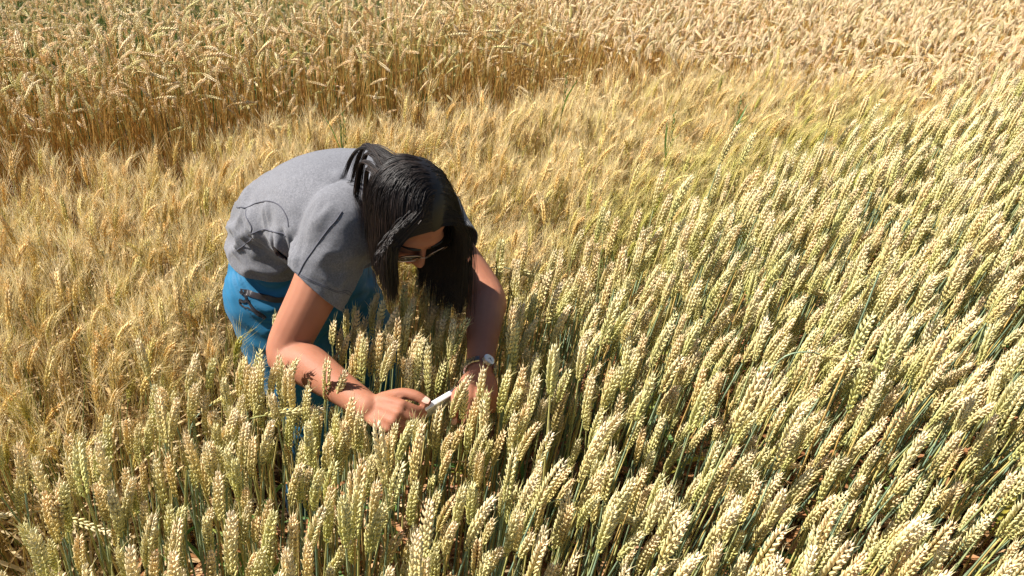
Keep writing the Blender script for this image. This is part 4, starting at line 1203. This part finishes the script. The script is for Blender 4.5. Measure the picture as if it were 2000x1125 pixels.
# ------------------------------------------------------------------ single plants that stand out
def special(name, seed, pos, rz, label, cat_, mats, kind='A', scale=1.0, **o):
    base = dict(H=.84, lean0=R(4), lean1=R(10), nodes=20, L=.095, bend=.7, bend_az=0.0, spin=1.2, fl=.0142, fw=.0036, spread=R(28), off=.0036, fan=FAN3, awn=0, leaves=[(.4, .2, .011, 2, 1.8)], r=.002)
    base.update(o); pr = plant(kind, seed, **base)
    root = bpy.data.objects.new(name, None); COL.objects.link(root); root.location = pos; root.rotation_euler = (0, 0, rz); root.scale = (scale,) * 3
    tag(root, label, cat_, None)
    for nm in ('stem', 'ear'): obj(nm, pr[nm].mesh('wheat_' + nm, mats), root)
    for lf in pr['leaf']: obj('leaf', lf.mesh('wheat_leaf', mats), root)
special('pale_wheat_stalk', 901, (-.03, .885, 0), 0.05, 'hooked wheat stalk whose pale ear lies level to the right, below the watch', 'pale wheat stalk', MATS_A, H=.82, neck=1.9, neck_L=.075, bend=.25)
special('pale_wheat_stalk', 902, (.50, 1.53, 0), 0.1, 'bleached dry wheat ear lying level among upright ears, right of the far arm', 'pale wheat stalk', MATS_A, H=.86, neck=1.7, neck_L=.08, bend=.15)
special('pale_wheat_stalk', 903, (-.16, 1.60, 0), 0.2, 'arched wheat ear bending over just behind the shaded arm', 'pale wheat stalk', MATS_A, H=.83, neck=1.3, neck_L=.08, bend=.6)
def green_weed(pos, h, seed, label):
    rnd = random.Random(seed); g = Geo(); pts, d = path_stem(h, R(1), R(6), 6, .05, rnd)
    tube_geo(g, pts, [.0022, .002, .002, .0018, .0015, .0012, .0006], 3, 5)
    root = bpy.data.objects.new('green_weed', None); COL.objects.link(root); root.location = pos; tag(root, label, 'weed', 'green grass weeds in the bearded wheat')
    obj('stem', g.mesh('weed_stem', MATS_W), root)
    for j, q in enumerate((.62, .74, .84, .93)):
        gl = Geo(); k_ = int(q * 6); az = rnd.uniform(0, 6.28)
        blade(gl, pts[k_], v3(math.cos(az) * .35, math.sin(az) * .35, 1), rnd.uniform(.10, .2), .008, 3, .6, rnd.uniform(-1, 1), rnd)
        obj('leaf', gl.mesh('weed_leaf', MATS_W), root)
    gp = Geo()
    for j in range(10):
        p = pts[-1] + v3(0, 0, -.012 * j); az = 2.4 * j
        floret(gp, p, v3(math.cos(az) * .5, math.sin(az) * .5, 1), v3(-math.sin(az), math.cos(az), 0), .016, .0022, .0018, 3, .5, rnd.random(), 4)
    obj('panicle', gp.mesh('weed_panicle', MATS_W), root)
k = NT('weed_green'); k.principled(k.mix(k.attr('r'), (.06, .13, .025, 1), (.14, .22, .05, 1)), .5, .3); k.translucent((.16, .26, .05), .25); M['weed'] = k.m
MATS_W = [M['weed']] * 5
for q, (x, y, h, lb) in enumerate(((.155, 2.90, .96, 'dark green grass weed standing above the bearded wheat, leftmost right of the head'),
                                   (.50, 2.52, .93, 'green grass weed with splayed blades, middle one of three right of the head'),
                                   (.78, 2.72, .93, 'short green grass weed, rightmost in the bearded wheat'),
                                   (-.62, 2.52, .93, 'dull green grass weed just above the grey back'))):
    green_weed((x, y, 0), h, 70 + q, lb)
# ------------------------------------------------------------------ straw lying on the soil
lit = bpy.data.collections.new('litter_forms')
for q in range(8):
    rnd = random.Random(400 + q); g = Geo()
    if q < 5: blade(g, (0, 0, 0), (1, 0, .15), rnd.uniform(.08, .2), rnd.uniform(.007, .013), 2, rnd.uniform(-.2, .5), rnd.uniform(-3, 3), rnd)
    else: tube_geo(g, [(0, 0, 0), (.1, .01, .004), (.22, 0, 0)], [.0018, .0018, .0015], 0, 5)
    lit.objects.link(bpy.data.objects.new('litter_%d' % q, g.mesh('litter', MATS_C)))
rl = random.Random(77); pp, rr_, ss, ii = [], [], [], []
for q in range(9000):
    x, y = rl.uniform(-3, 3.4), rl.uniform(.3, 4.6)
    pp.append((x, y, abs(rl.gauss(0, .012)) + .012)); rr_.append((rl.gauss(0, .25), rl.gauss(0, .22), rl.uniform(0, 6.28))); ss.append(rl.uniform(.7, 1.3)); ii.append(rl.randrange(8))
tag(instancer('straw_litter', lit, pp, rr_, ss, ii), 'dry brown leaves and broken straw lying on the soil between the stalks', 'straw litter', kind='stuff')
